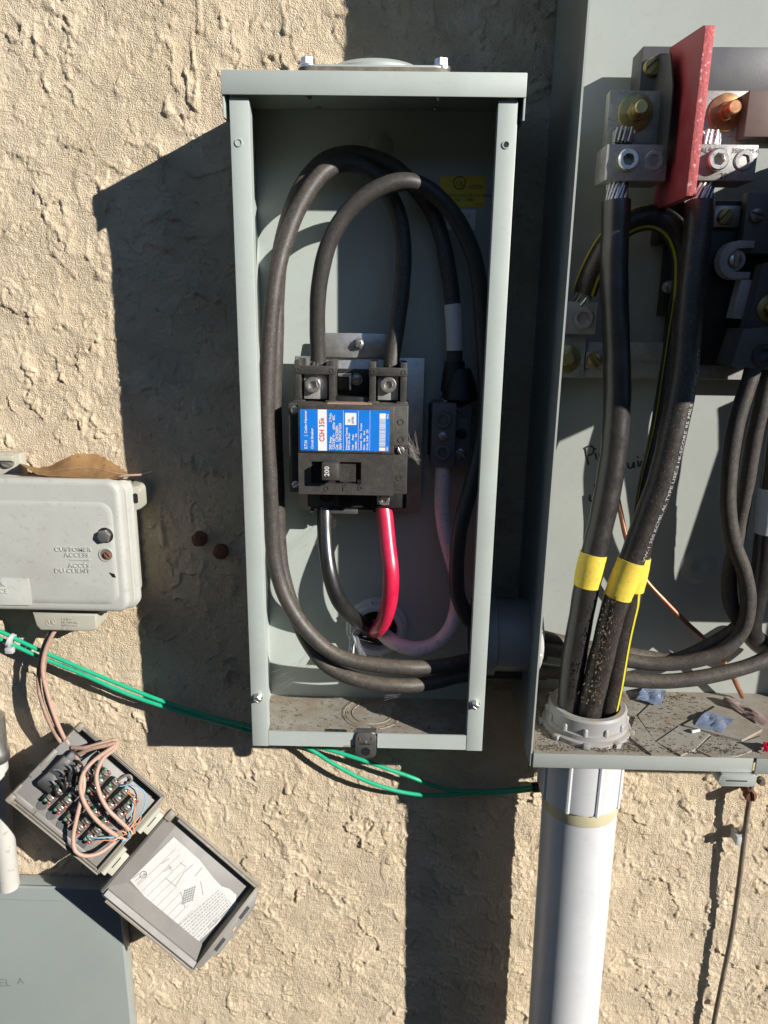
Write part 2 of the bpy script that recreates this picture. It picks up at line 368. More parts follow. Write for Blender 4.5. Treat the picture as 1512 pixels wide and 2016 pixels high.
def socket_screw(bm, p, r, h=.006, hexr=.5, depth=.005, roll=0, axis=(0, -1, 0)):
    t = BM(); n = 24
    def ring(y, fr): return [t.verts.new((fr(2 * math.pi * i / n) * math.cos(2 * math.pi * i / n), y, fr(2 * math.pi * i / n) * math.sin(2 * math.pi * i / n))) for i in range(n)]
    hx = lambda a: r * hexr * .87 / math.cos((a + roll) % (math.pi / 3) - math.pi / 6)
    rs = [ring(.002, lambda a: r), ring(-h + r * .12, lambda a: r), ring(-h, lambda a: r * .88), ring(-h, lambda a: hx(a) * 1.12), ring(-h + r * .08, hx), ring(-h + depth, hx)]
    for a, b in zip(rs, rs[1:]):
        for i in range(n): t.faces.new((a[i], a[(i + 1) % n], b[(i + 1) % n], b[i]))
    t.faces.new(rs[-1]); t.faces.new(rs[0][::-1])
    xf(t, face_matrix(p, axis)); merge(bm, t)
def hex_bolt(bm, p, r, h, washer=0, axis=(0, -1, 0), roll=0, wh=.0015):
    t = BM()
    if washer: add_lathe(t, (0, 0, 0), (0, -1, 0), [(washer, -.001), (washer, wh * .7), (washer * .94, wh)], 28)
    add_lathe(t, (0, 0, 0), (0, -1, 0), [(r, 0), (r, wh + h * .88), (r * .86, wh + h)], 6, a0=roll)
    xf(t, face_matrix(p, axis)); merge(bm, t)

# ================================================================== SETTING
# ---- ground (below the frame: the camera looks at the wall only)
b = BM(); add_box(b, -400, 400, -400, .3, -1.02, -1.0)
tag(obj('ground', b, 'earth', smooth=False), kind='structure')

# ---- the stucco wall: one relief sheet
rng = np.random.RandomState(3)
PERM = rng.permutation(512); PERM = np.concatenate([PERM, PERM]); GR = rng.rand(512) * 2 * np.pi
def perlin(x, y, seed=0):
    xi = np.floor(x).astype(int); yi = np.floor(y).astype(int); xf_ = x - xi; yf_ = y - yi
    u = xf_ ** 3 * (xf_ * (xf_ * 6 - 15) + 10); v = yf_ ** 3 * (yf_ * (yf_ * 6 - 15) + 10)
    def g(ix, iy, dx, dy):
        h = GR[PERM[(PERM[(ix + seed * 37) & 511] + iy) & 511]]; return np.cos(h) * dx + np.sin(h) * dy
    a = g(xi, yi, xf_, yf_); b_ = g(xi + 1, yi, xf_ - 1, yf_); c = g(xi, yi + 1, xf_, yf_ - 1); d = g(xi + 1, yi + 1, xf_ - 1, yf_ - 1)
    return (a + (b_ - a) * u) + ((c + (d - c) * u) - (a + (b_ - a) * u)) * v
def fbm(x, y, o, seed=0):
    s = 0; a = 1
    for i in range(o): s = s + a * perlin(x * 2 ** i, y * 2 ** i, seed + i); a *= .5
    return s
def sstep(a, b_, v):
    t = np.clip((v - a) / (b_ - a), 0, 1); return t * t * (3 - 2 * t)
def make_wall():
    fine = .00118
    xs = np.concatenate([np.linspace(-2.4, -.36, 50)[:-1], np.arange(-.36, .605, fine), np.linspace(.605, 2.6, 50)])
    zs = np.concatenate([np.linspace(-1.2, -.50, 34)[:-1], np.arange(-.50, .68, fine), np.linspace(.68, 2.0, 44)])
    gx, gz = np.meshgrid(xs, zs); nx, nz = len(xs), len(zs)
    x = gx + .004 * perlin(gx * 45, gz * 45, 1) + .0016 * perlin(gx * 160, gz * 160, 4); z = gz + .004 * perlin(gx * 45, gz * 45, 2) + .0016 * perlin(gx * 160, gz * 160, 6)
    h = .0009 * fbm(x * 7, z * 7, 2, 3)
    # overlapping trowel laps: slow rise to the lower left, then a sharp drop
    wob = fbm(x * 16, z * 11, 3, 11)
    jag = .16 * perlin(gx * 95, gz * 95, 14) + .09 * perlin(gx * 210, gz * 210, 15)
    for k, (a, bb, amp, sc, sd, mf, lo) in enumerate(((9, 5, .0023, 1.0, 21, 24, .02), (7, -4, .0019, 1.1, 27, 28, .08), (15, 9, .0017, .9, 33, 34, .06), (4, 12, .0016, 1.0, 39, 30, .10), (24, 15, .0013, .8, 47, 46, .06), (18, -10, .0012, .8, 53, 52, .10))):
        s = -gz * a - gx * bb + sc * fbm(x * (12 + 5 * min(k, 4)), z * (9 + 5 * min(k, 4)), 3, sd) + jag
        fr = s - np.floor(s)
        mask = sstep(lo, lo + .16, perlin(x * mf, z * mf * .9, sd + 5))
        tooth = np.where(fr < .975, .25 * (fr / .975) ** 2 + .75 * (fr / .975) ** 9, 1 - (fr - .975) / .025)
        h = h + amp * mask * tooth
    # flattened splashes
    n1 = fbm(x * 34, z * 26, 3, 45)
    h = h + .0009 * sstep(.26, .31, n1 + .4 * jag) * sstep(-.1, .2, perlin(x * 8, z * 8, 50))
    # grain, rougher towards the lower right
    rough = .50 + .28 * sstep(-.35, .25, perlin(gx * 5, gz * 5, 60) + (gx - gz) * .5)
    calm = 1 - .45 * sstep(.05, .3, perlin(x * 12, z * 12, 66))
    g1 = fbm(gx * 230, gz * 230, 2, 70); g2 = perlin(gx * 110, gz * 110, 75)
    h = h + (.00062 * g1 + .00055 * np.maximum(g2, 0) ** 1.3) * rough * calm * 1.5
    # lumps and pits
    l = perlin(gx * 60, gz * 48, 80); h = h + .0006 * sstep(.42, .62, l) * rough - .0012 * sstep(.5, .6, -l) * rough
    pit = perlin(gx * 150, gz * 150, 90); h = h - .0010 * sstep(.34, .46, pit) * calm
    # drips: a run with a bead at its lower end
    dr = np.random.RandomState(12)
    drips = [(at(px, py, 0), ln, wd) for px, py, ln, wd in (
        (72, 105, .030, .0028), (133, 150, .034, .0024), (392, 55, .05, .0026), (380, 130, .03, .0022), (437, 48, .02, .0026), (388, 232, .06, .0024),
        (322, 490, .04, .0036), (330, 218, .012, .0050), (320, 1070, .05, .003), (560, 60, .03, .0026))]
    drips += [(Vector((dr.uniform(-.36, .6), 0, dr.uniform(-.5, .68))), dr.uniform(.008, .03), dr.uniform(.0018, .0034)) for i in range(60)]
    for c, ln, wd in drips:
        i0, i1 = np.searchsorted(zs, (c.z - .02, c.z + ln + .02)); j0, j1 = np.searchsorted(xs, (c.x - .02, c.x + .02))
        if i1 <= i0 or j1 <= j0: continue
        X_ = gx[i0:i1, j0:j1]; Z_ = gz[i0:i1, j0:j1]
        wv = .0030 * np.sin((Z_ - c.z) * 140 + ln * 900) * .6 + .0030 * perlin(X_ * 0 + ln * 50, Z_ * 110, 9)
        t = np.clip((Z_ - c.z) / ln, 0, 1); dz = np.where(Z_ < c.z, c.z - Z_, np.where(Z_ > c.z + ln, Z_ - c.z - ln, 0))
        rad = wd * (1.15 - .85 * t ** .7) * (1 + .5 * perlin(X_ * 120, Z_ * 120, 5))
        d = np.sqrt((X_ - c.x - wv * t) ** 2 + dz ** 2) / rad
        h[i0:i1, j0:j1] += np.where(d < 1.0, np.sqrt(np.clip(1 - d * d, 0, 1)), 0) * rad * .75 * (.5 + .5 * perlin(X_ * 90, Z_ * 90, 8) + .35)
    inner = (sstep(-.40, -.34, gx) * (1 - sstep(.61, .66, gx)) * sstep(-.56, -.50, gz) * (1 - sstep(.68, .74, gz)))
    h = h * (.25 + .75 * inner)
    co = np.stack([gx, .0022 - h, gz], -1).reshape(-1, 3)
    i = np.arange(nx * nz).reshape(nz, nx)
    q = np.stack([i[:-1, :-1], i[:-1, 1:], i[1:, 1:], i[1:, :-1]], -1).reshape(-1, 4)
    me = bpy.data.meshes.new('stucco_wall')
    me.vertices.add(len(co)); me.vertices.foreach_set('co', co.ravel().astype(np.float32))
    me.loops.add(q.size); me.loops.foreach_set('vertex_index', q.ravel().astype(np.int32))
    me.polygons.add(len(q)); me.polygons.foreach_set('loop_start', np.arange(0, q.size, 4, dtype=np.int32))
    me.update(calc_edges=True); me.polygons.foreach_set('use_smooth', np.ones(len(q), bool))
    me.materials.append(MATS['stucco'])
    o = bpy.data.objects.new('stucco_wall', me); COL.objects.link(o)
    tag(o, 'tan rough stucco house wall behind all the boxes, with trowel laps and drips', 'wall')
make_wall()
# row of boards added unseen behind the viewer, blocking low sky and ground light
b = BM()
for i in range(88): add_box(b, -6 + i * .16, -6 + i * .16 + .152, -2.42, -2.40, -1.0, 1.06 + .012 * math.sin(i * 2.3))
add_box(b, -6, 8.08, -2.46, -2.421, .70, .79); add_box(b, -6, 8.08, -2.46, -2.421, -.70, -.61)
tag(obj('shade_fence', b, 'shade_wood', smooth=False), kind='structure')
# overhang added out of view above the wall, to cut sky light in shadows
b = BM(); add_box(b, -2.4, 2.6, .05, -.75, 1.68, 1.74); add_box(b, -2.4, 2.6, -.75, -.78, 1.62, 1.78)
obj('shade_overhang', b, 'shade_wood', bpy.data.objects['stucco_wall'], smooth=False)

# ================================================================== BREAKER ENCLOSURE (centre)
W, H, H1, D = .21, .5516, .5345, .094
TH = .0016
E1 = thing('breaker_enclosure', 'tall open grey steel box without its door, holding the breaker', 'enclosure', (W / 2, -.005, 0))
BY = -.0055                                               # inner back face
b = BM(); add_box(b, TH, W - TH, -.0035, BY, .001, H - .0018)
obj('back_panel', b, 'enamel', E1)
FL = .0143
for s in (0, 1):
    x0 = 0 if s == 0 else W - TH
    b = BM(); add_box(b, x0, x0 + TH, -.003, -D + .0002, 0, H - .0018)
    obj('side_panel', b, 'enamel', E1)
    fx0, fx1 = (0, FL) if s == 0 else (W - FL, W)
    b = BM(); add_box(b, fx0 - .0002, fx1, -D, -D - .0015, 0, H1, .0005)
    ix = fx1 if s == 0 else fx0
    add_box(b, ix - (.0012 if s == 0 else 0), ix + (0 if s == 0 else .0012), -D + .0001, -D + .009, .0158, H1 - .001)   # folded return
    po = obj('front_flange', b, 'enamel', E1)
    c = at(470, 281, -D - .0015) if s == 0 else at(996, 285, -D - .0015)
    b = BM(); add_lathe(b, (c.x, -D - .0014, c.z), (0, -1, 0), [(.0030, 0), (.0028, .0009), (.0021, .0009), (.0019, .0002)], 20)
    h = obj('hole_rim', b, 'enamel', po)
    b = BM(); add_lathe(b, (c.x, -D - .0014, c.z), (0, -1, 0), [(.0019, .0001), (.0018, .0003)], 20)
    obj('hole', b, 'enamel' if s == 0 else 'black_tape', po)
    c = at(508, 1373, -D - .0015) if s == 0 else at(935, 1386, -D - .0015)
    b = BM(); hex_bolt(b, (c.x, -D - .0015, c.z), .0036, .0035, .0046, roll=.3)
    sc = obj('screw', b, 'bright_screw', E1)
    b = BM(); slot_screw(b, (c.x, -D - .0064, c.z), .0024, .0012, .6)
    obj('slot', b, 'galvanised', sc)
# floor with a knockout
b = BM(); add_box(b, TH, W - TH, -.0036, -D + .0002, 0, TH)
fl = obj('floor_panel', b, 'enamel_dirty', E1)
kc = atz(733, 1404, TH)
for r0, r1, hh in ((.030, .0275, .0006), (.0265, .0258, .0004), (.0205, .0196, .0007)):
    b = BM(); add_lathe(b, (kc.x, kc.y, TH), (0, 0, 1), [(r0, -.0003), (r0 - .0003, hh), (r1 + .0003, hh), (r1, -.0003)], 56, close=False)
    obj('knockout_ring', b, 'enamel_dirty', fl)
# bottom lip, with a slanted cut by the latch
LZ = .0152
xl0, xl1 = FL + .0004, W - FL - .0004
lx = at(700, 1460, -D).x; lx2 = at(741, 1460, -D).x
b = BM()
add_prism(b, [(xl0, .0006), (lx - .012, .0006), (lx - .003, LZ * .62), (lx - .0015, LZ), (xl0, LZ)], -D - .0010, -D + .0004)
add_prism(b, [(lx2 + .001, .0006), (xl1, .0006), (xl1, LZ), (lx2 + .001, LZ)], -D - .0010, -D + .0004)
add_box(b, lx - .0119, lx2 + .002, -D + .0005, -D + .0012, .0006, LZ - .0005)
obj('bottom_lip', b, 'enamel', E1)
b = BM()
z0 = at(718, 1491, -D - .002).z
add_prism(b, rrect(lx, lx2, z0, LZ + .002, .006), -D - .0030, -D - .0016, bev=.0003)
add_box(b, lx, lx2, -D - .0018, -D + .005, LZ + .0006, LZ + .0020, .0004)
lt = obj('latch_tab', b, 'galvanised', E1)
b = BM(); mx = (lx + lx2) / 2
add_prism(b, circ(mx, z0 + .0068, .0042, 20), -D - .0033, -D - .0029); obj('padlock_hole', b, 'black_tape', lt)
b = BM(); add_box(b, mx - .006, mx + .004, -D - .0033, -D - .0029, z0 + .0140, z0 + .0150); obj('slit', b, 'black_tape', lt)
b = BM(); add_prism(b, [(mx - .0012, z0 + .0176), (mx + .0012, z0 + .0176), (mx, z0 + .0150)], -D - .0038, -D - .0028); obj('stamped_mark', b, 'aluminium', lt)
for s in (-1, 1):
    b = BM(); add_box(b, mx + s * .0055 - .0006, mx + s * .0055 + .0006, -D - .0036, -D - .0028, z0 + .0185, z0 + .0215); obj('stamped_mark', b, 'rust', lt)
# rain lid
e = .0047; dl = D + .0045
b = BM()
add_box(b, -e, W + e, .0, -dl, H - .0015, H, .0006)
add_box(b, -e, W + e, -dl + .0002, -dl - .0015, H - .0163, H - .0003, .0006)
obj('rain_lid', b, 'enamel', E1)
for s in (0, 1):
    b = BM(); x0 = -e if s == 0 else W + e - .0015
    add_box(b, x0, x0 + .0015, -.002, -dl + .0003, H - .0310, H - .0017, .0003)
    obj('lid_side', b, 'enamel', E1)
# hub cap with bolts on the lid
hz = at(740, 138, -.094).z
hx0, hx1 = at(583, 134, -.094).x, at(890, 134, -.094).x
b = BM(); add_prism(b, rrect(hx0, hx1, -.094, -.004, .012), H + .0002 - hz, .0022); xf(b, Matrix(((1, 0, 0, 0), (0, 0, 1, 0), (0, 1, 0, hz), (0, 0, 0, 1))))
obj('hub_gasket', b, 'weathered_rod', E1)
b = BM(); add_prism(b, rrect(hx0 + .002, hx1 - .002, -.0925, -.006, .012), 0, .0016); xf(b, Matrix(((1, 0, 0, 0), (0, 0, 1, 0), (0, 1, 0, hz + .0023), (0, 0, 0, 1))))
hb = obj('hub_plate', b, 'enamel', E1)
dx = (hx0 + hx1) / 2
b = BM(); add_lathe(b, (dx, -.050, hz + .0038), (0, 0, 1), [(.041, 0), (.0405, .003), (.036, .0065), (.026, .0088), (.013, .0098), (0, .010)], 48)
obj('hub_dome', b, 'enamel', E1)
for s in (-1, 1):
    for yy in (-.084, -.012):
        bx_ = dx + s * .0488
        b = BM(); hex_bolt(b, (bx_, yy, hz + .0040), .0053, .0052, .0068, axis=(0, 0, 1), roll=.35)
        bo = obj('hub_bolt', b, 'bright_screw', E1)
        sh_ = H - .002 - at(640, 213, yy).z if yy > -.05 else .012
        b = BM(); add_lathe(b, (bx_, yy, H - .002), (0, 0, -1), [(.0026, 0), (.0026, sh_), (.0020, sh_ + .001)], 14)
        obj('bolt_shank', b, 'galvanised', bo)
# stickers on the back
sx0, sx1, sz0, sz1 = rect(866, 347, 955, 408, BY - .0004)
b = BM(); add_box(b, sx0, sx1, BY + .0001, BY - .0004, sz0, sz1); st = obj('yellow_sticker', b, 'yellow_sticker', E1)
yk = BY - .0006
b = BM(); c = at(905, 360, yk); add_lathe(b, (c.x, yk + .0001, c.z), (0, -1, 0), [(.0054, 0), (.0054, .0002), (.0046, .0002), (.0046, 0)], 24, close=False); obj('emblem_ring', b, 'ink', st)
for s_, px, py, sz in (('UL', 898, 366, .0058), ('LISTED', 922, 371, .0042), ('ENCLOSED CIRCUIT BREAKER', 884, 387, .0030), ('NO.  1384', 896, 396, .0036), ('X71 N', 935, 404, .0024)):
    text('print', s_, at(px, py, yk), X, Z, sz, 'ink', st)
x0, x1, z0, z1 = rect(880, 412, 936, 452, BY - .0003)
b = BM(); add_box(b, x0, x1, BY + .0001, BY - .0003, z0, z1); s2 = obj('white_sticker', b, 'label_white', E1)
text('print', '13', at(918, 428, BY - .0005), X, Z, .004, 'ink', s2); text('print', '---- --', at(884, 445, BY - .0005), X, Z, .004, 'ink', s2)
# mounting dimple of the back panel
c = at(750, 288, BY); b = BM(); add_lathe(b, (c.x, BY + .0002, c.z), (0, -1, 0), [(.011, 0), (.008, .0022), (.004, .0032), (0, .0034)], 24); obj('dimple', b, 'enamel', E1)
# breaker mounting pan
pY = -.018
x0, x1, z0, z1 = rect(583, 703, 832, 1006, pY)
b = BM(); add_box(b, x0, x1, pY, pY + .0018, z0, z1, .0004); add_box(b, x0 + .01, x1 - .01, pY + .0019, BY + .0001, z0 + .02, z1 - .03)
mp = obj('mounting_pan', b, 'aluminium', E1)
x0, x1, zz, zt = rect(632, 656, 765, 704, pY - .003)
b = BM(); add_prism(b, [(x0, zz), (x1, zz), (x1, zt), (x0 + .004, zt)], pY - .004, pY - .0022, bev=.0003); obj('pan_tab', b, 'aluminium', mp)
c = at(707, 677, pY - .004); b = BM(); hex_bolt(b, (c.x, pY - .004, c.z), .0042, .003, .0052); slot_screw(b, (c.x, pY - .0085, c.z), .003, .001, -.7); obj('pan_screw', b, 'galvanised', mp)

# conduit bushing through the back, low down
hc = at(742, 1232, BY)
b = BM(); add_lathe(b, (hc.x, BY, hc.z), (0, -1, 0), [(.031, 0), (.031, .004), (.029, .0065), (.027, .0068), (.027, .012), (.0255, .0135), (.0215, .0135), (.0205, .012), (.0205, -.002)], 40, close=False)
for k in range(8):
    a = k * math.pi / 4 + .2; cx, cz = hc.x + .0272 * math.cos(a), hc.z + .0272 * math.sin(a)
    add_lathe(b, (cx, BY, cz), (0, -1, 0), [(.0022, .004), (.0022, .0118), (.001, .0125)], 8)
o = obj('conduit_bushing', b, 'pvc')
tag(o, 'round grey plastic conduit bushing low on the back of the breaker box', 'bushing')
b = BM(); add_lathe(b, (hc.x, BY - .0012, hc.z), (0, -1, 0), [(.0204, 0), (.0203, .0005)], 32); obj('bore', b, 'black_tape', o)

# ================================================================== CIRCUIT BREAKER
BR = thing('circuit_breaker', 'black two pole circuit breaker with blue label and 200 on its toggle', 'circuit breaker', (at(690, 880, -.05).x, -.02, at(690, 1005, -.05).z))
FY = -.078
gx0, gx1, gz0, gz1 = rect(568, 797, 803, 972, FY + .006)
b = BM(); add_box(b, gx0, gx1, -.0195, FY + .006, gz0, gz1, .0015)
body = obj('body', b, 'breaker_black', BR)
# raised front panel with the toggle slot
px0, px1, pz0, pz1 = rect(587, 798, 776, 974, FY)
tx0, tx1, tz0, tz1 = rect(613, 909, 711, 952, FY)
def slotted(bm, X0, X1, Z0, Z1, sx0, sx1, sz0, sz1, y0, y1):
    add_box(bm, X0, sx0, y0, y1, Z0, Z1); add_box(bm, sx1, X1, y0, y1, Z0, Z1)
    add_box(bm, sx0, sx1, y0, y1, Z0, sz0); add_box(bm, sx0, sx1, y0, y1, sz1, Z1)
lz = at(690, 893, FY).z
b = BM(); add_box(b, px0, px1, FY, FY + .0065, lz, pz1, .0012); obj('upper_face', b, 'breaker_black', BR)
b = BM(); slotted(b, px0, px1, pz0, lz - .0002, tx0, tx1, tz0, tz1, FY - .0004, FY + .0065)
obj('lower_face', b, 'breaker_face', BR)
b = BM(); add_box(b, tx0 - .001, tx1 + .001, FY + .0050, FY + .0068, tz0 - .001, tz1 + .001); obj('toggle_well', b, 'dark_plastic', BR)
# toggle
hx0, hx1, hz0, hz1 = rect(634, 910, 667, 944, FY - .008)
b = BM(); add_box(b, hx0, hx1, FY - .0125, FY + .005, hz0, hz1, .0012); tg = obj('toggle', b, 'breaker_face', BR)
b = BM(); add_box(b, at(666, 930, FY).x, tx1 - .004, FY + .0030, FY + .0049, tz0 + .001, tz1 - .001); obj('toggle_slide', b, 'breaker_black', tg)
text('print', '200', at(648, 938, FY - .0128), Z, -X, .0057, 'white_tape', tg, bold=.00008)
for s_, px, py in (('ON', 647, 967), ('TRIP', 684, 967), ('OFF', 713, 966)):
    text('raised_word', s_, at(px, py, FY - .0006), Z, -X, .0055, 'breaker_black', BR, ext=.0003)
# blue label with its print
bx0, bx1, bz0, bz1 = rect(591, 807, 767, 888, FY - .0005)
LB = FY - .0003
b = BM(); add_prism(b, rrect(bx0, bx1, bz0, bz1, .0012), LB, FY + .0002); lab = obj('blue_label', b, 'blue_label', BR)
LW, LH = bx1 - bx0, bz1 - bz0; PY = LB - .0002
def lp(u, v): return Vector((bx0 + LW * u, PY, bz0 + LH * v))
def bar(u0, u1, v0, v1, m='label_white', d=0):
    b = BM(); a_, c_ = lp(u0, v0), lp(u1, v1); add_box(b, a_.x, c_.x, PY - d, PY + .0001, a_.z, c_.z); return obj('print_bar', b, m, lab)
bar(.198, .298, 0, 1); 
for u in (.481, .648, .777): bar(u, u + .0035, .01, .99)
bar(.502, .628, .64, .93); bar(.885, .955, .02, .10); bar(.885, .955, .80, .93)
rr = random.Random(4); v = .12
while v < .78:
    t_ = rr.choice((.006, .006, .011, .016)); bar(.885, .955, v, min(v + t_, .79)); v += t_ + rr.choice((.005, .008, .012))
k = LW * .001
for s_, u, v, sz, m in (('E.T.N', .075, .04, 40, 'label_white'), ('|  Cutler-Hammer', .075, .35, 38, 'label_white'), ('Circuit Breaker', .145, .04, 36, 'label_white'),
                        ('CSH 35k', .272, .22, 72, 'label_red'), ('200 Amp', .352, .03, 38, 'label_white'), ('2 Pole', .352, .70, 38, 'label_white'), ('120/240 V~', .388, .03, 38, 'label_white'), ('60Hz  40C', .388, .52, 36, 'label_white'),
                        ('Cat.  CSH2200N', .424, .03, 38, 'label_white'), ('Style 7893C07G43', .460, .03, 38, 'label_white'),
                        ('Interrupting Capacity', .528, .03, 29, 'label_white'), ('RMS Sym. Amps', .556, .03, 28, 'label_white'), ('Volts      Amps', .598, .03, 28, 'label_white'), ('120/240 ~   35k', .634, .03, 28, 'label_white'),
                        ('Terminal   Wire   Torque', .690, .03, 28, 'label_white'), ('Wire    Size    lb-in', .726, .03, 28, 'label_white'), ('CU-AL  2-300   250', .762, .03, 28, 'label_white'),
                        ('UL', .56, .70, 34, 'grey_ink'), ('LISTED', .60, .67, 26, 'grey_ink'), ('9912', .985, .80, 26, 'label_white'), ('NEC', .985, .02, 24, 'label_white')):
    o_ = lp(u, v); o_.y = PY - .0002
    text('print', s_, o_, Z, -X, sz * k * 1.12, m, lab, bold=.00006, stretch=.92)
# left channel and right strip details
x0, x1, z0, z1 = rect(575, 818, 587, 962, FY + .0058)
b = BM(); add_box(b, x0, x1, FY + .0052, FY + .0061, z0, z1); obj('side_channel', b, 'black_tape', BR)
for px, py, rl in ((580, 807, .5), (582, 954, -.4), (789, 886, 1.2)):
    c = at(px, py, FY + .005); b = BM(); slot_screw(b, (c.x, FY + .0062, c.z), .0034, .0026, rl); obj('screw', b, 'bright_screw', BR)
for px, py in ((789, 831), (789, 866), (786, 940)):
    c = at(px, py, FY + .006); b = BM(); add_lathe(b, (c.x, FY + .0062, c.z), (0, -1, 0), [(.0027, 0), (.0026, .0006), (.0021, .0006), (.0020, .0001)], 20, close=False); obj('rivet_ring', b, 'breaker_black', BR)
x0, x1, z0, z1 = rect(776, 876, 804, 882, FY + .005)
b = BM(); add_box(b, px1 + .0004, gx1 + .0004, FY + .0045, FY + .0064, z0, z1); obj('side_rib', b, 'breaker_black', BR)
a_, c_ = at(646, 792, FY + .02), at(732, 792, FY + .02)
b = BM(); add_box(b, a_.x, c_.x, FY + .010, FY + .026, gz1 - .0004, gz1 + .0004); obj('date_sticker', b, 'flesh_wire', BR)
# upper terminals
TY = -.056
def upper_lug(px0_, px1_, py0_, py1_, scx, scy, lit):
    x0, x1, z0, z1 = rect(px0_, py0_, px1_, py1_, TY)
    z0 = gz1 - .002
    b = BM(); t = .0056
    add_box(b, x0, x0 + t, TY, -.0195, z0, z1 + .001, .0006); add_box(b, x1 - t, x1, TY, -.0195, z0, z1 + .001, .0006)
    add_box(b, x0 - .0004, x1 + .0004, TY - .0006, TY + .006, z1 - .0105, z1 - .0035, .0005)
    add_box(b, x0 + t, x1 - t, -.030, -.0195, z0, z1 - .008)
    add_box(b, x0 - .0012, x0 + t + .003, TY - .0010, TY + .004, z0, z0 + .0035, .0005); add_box(b, x1 - t - .003, x1 + .0012, TY - .0010, TY + .004, z0, z0 + .0035, .0005)
    hs = obj('terminal_housing', b, 'breaker_black', BR)
    c = at(scx, scy, TY + .006)
    b = BM(); add_box(b, x0 + t + .0015, x1 - t - .0015, TY + .006, -.0310, z0 + .004, z1 - .011, .0006); lg = obj('lug', b, 'dull_aluminium', BR)
    b = BM(); socket_screw(b, (c.x, TY + .006, c.z), .0068, .0055, .56, .0045, roll=.3); obj('set_screw', b, 'bright_screw', lg)
    for sx in (x0 + t * .55, x1 - t * .55):
        b = BM(); add_lathe(b, (sx, TY - .0004, z1 - .0070), (0, -1, 0), [(.0021, 0), (.0019, .0006), (.0014, .0006), (.0012, .0001)], 16); obj('rivet_ring', b, 'breaker_black', hs)
    return x0, x1, z0, z1
UL = upper_lug(580, 660, 712, 788, 617, 757, 1)
UR = upper_lug(727, 801, 716, 788, 765, 757, 1)
x0, x1, z0, z1 = rect(660, 728, 728, 786, -.035)
b = BM(); add_box(b, UL[1], UR[0], -.030, -.0195, gz1 - .002, z1, .0006); add_box(b, UL[1], UR[0], -.052, -.0301, gz1 - .002, gz1 + .0045, .0006); obj('centre_block', b, 'dark_plastic', BR)
c = at(702, 747, -.032); b = BM(); hex_bolt(b, (c.x, -.030, c.z), .0042, .0026, .0055); slot_screw(b, (c.x, -.0340, c.z), .003, .001, .4); obj('screw', b, 'galvanised', BR)
x0, x1, z0, z1 = rect(666, 732, 690, 768, -.036)
b = BM(); add_box(b, x0, x1, -.036, -.0301, z0, z1, .0008); cl = obj('clip', b, 'dark_plastic', BR)
b = BM(); add_box(b, x0 - .0003, x1 + .0008, -.0380, -.0361, z1 - .004, z1 - .0012, .0004); add_box(b, x1 - .001, x1 + .0006, -.0382, -.0310, z0, z1 - .0041, .0003); obj('clip_spring', b, 'bright_screw', cl)
# lower terminals, recessed
QY = -.046
x0, x1, z0, z1 = rect(605, 970, 800, 1000, QY)
b = BM(); add_box(b, x0, x1, QY, -.0195, z0, gz0 + .004, .0012); lb = obj('lower_block', b, 'dark_plastic', BR)
for a0, a1, py1 in ((612, 668, 996), (732, 796, 1000)):
    qx0, qx1, qz0, qz1 = rect(a0, 975, a1, py1, QY - .004)
    b = BM(); add_box(b, qx0, qx1, QY - .004, QY - .0004, qz0, gz0 + .003, .0006); obj('lower_housing', b, 'grey_black' if a0 < 700 else 'dark_plastic', lb)
c = at(641, 978, QY - .004); b = BM(); socket_screw(b, (c.x, QY - .0035, c.z), .0056, .0018, .6, .0015); obj('set_screw', b, 'dark_plastic', BR)
c = at(754, 981, QY - .004); x0, x1, z0, z1 = rect(742, 972, 766, 996, QY - .006)
b = BM(); add_box(b, x0, x1, QY - .007, QY - .0042, z0 + .001, z1, .0005); lg = obj('lug', b, 'aluminium', BR)
b = BM(); socket_screw(b, (c.x + .001, QY - .007, c.z), .0050, .004, .55, .003); obj('set_screw', b, 'bright_screw', lg)
b = BM()
x0, x1, z0, z1 = rect(612, 996, 748, 1009, QY + .006)
add_box(b, x0, x1, QY + .004, QY + .008, z0 + .003, z1 + .002, .0004); add_box(b, x0 + .012, x1 - .02, QY + .001, QY + .004, z0, z1 - .002, .0006)
obj('terminal_cover', b, 'grey_black', BR)
for px in (614, 668, 738):
    c = at(px, 1005, QY + .003); b = BM(); add_lathe(b, (c.x, QY + .0042, c.z), (0, -1, 0), [(.0020, 0), (.0018, .0010), (.0012, .0010), (.001, .0002)], 14); obj('rivet_ring', b, 'grey_black', BR)

# ================================================================== NEUTRAL LUG BLOCK
NB = thing('neutral_lug_block', 'dark shaded lug block with two big hex sockets, right of the breaker', 'lug block', (at(888, 850, -.03).x, -.006, at(888, 920, -.03).z))
NY = -.042
x0, x1, z0, z1 = rect(850, 793, 897, 920, NY)
b = BM(); add_box(b, x0, x1, NY, -.012, z0, z1, .0008); nb = obj('block', b, 'cast_grey', NB)
x2, x3, z2, z3 = rect(897, 790, 928, 918, NY + .006)
b = BM(); add_box(b, x1 + .0003, x3, NY + .007, -.012, z2, z3 + .001, .0008); obj('side_block', b, 'cast_grey', NB)
b = BM(); add_box(b, x0 - .002, x3 + .002, -.0119, BY - .0002, z0 + .006, z1 - .004); obj('insulator', b, 'dark_plastic', NB)
for px, py in ((872, 826), (871, 890)):
    c = at(px, py, NY); b = BM(); socket_screw(b, (c.x, NY, c.z), .0080, .0022, .52, .0085, roll=.4); obj('set_screw', b, 'cast_grey', NB)
c = at(871, 858, NY); b = BM(); hex_bolt(b, (c.x, NY, c.z), .0036, .0025, .0044); obj('screw', b, 'galvanised', NB)
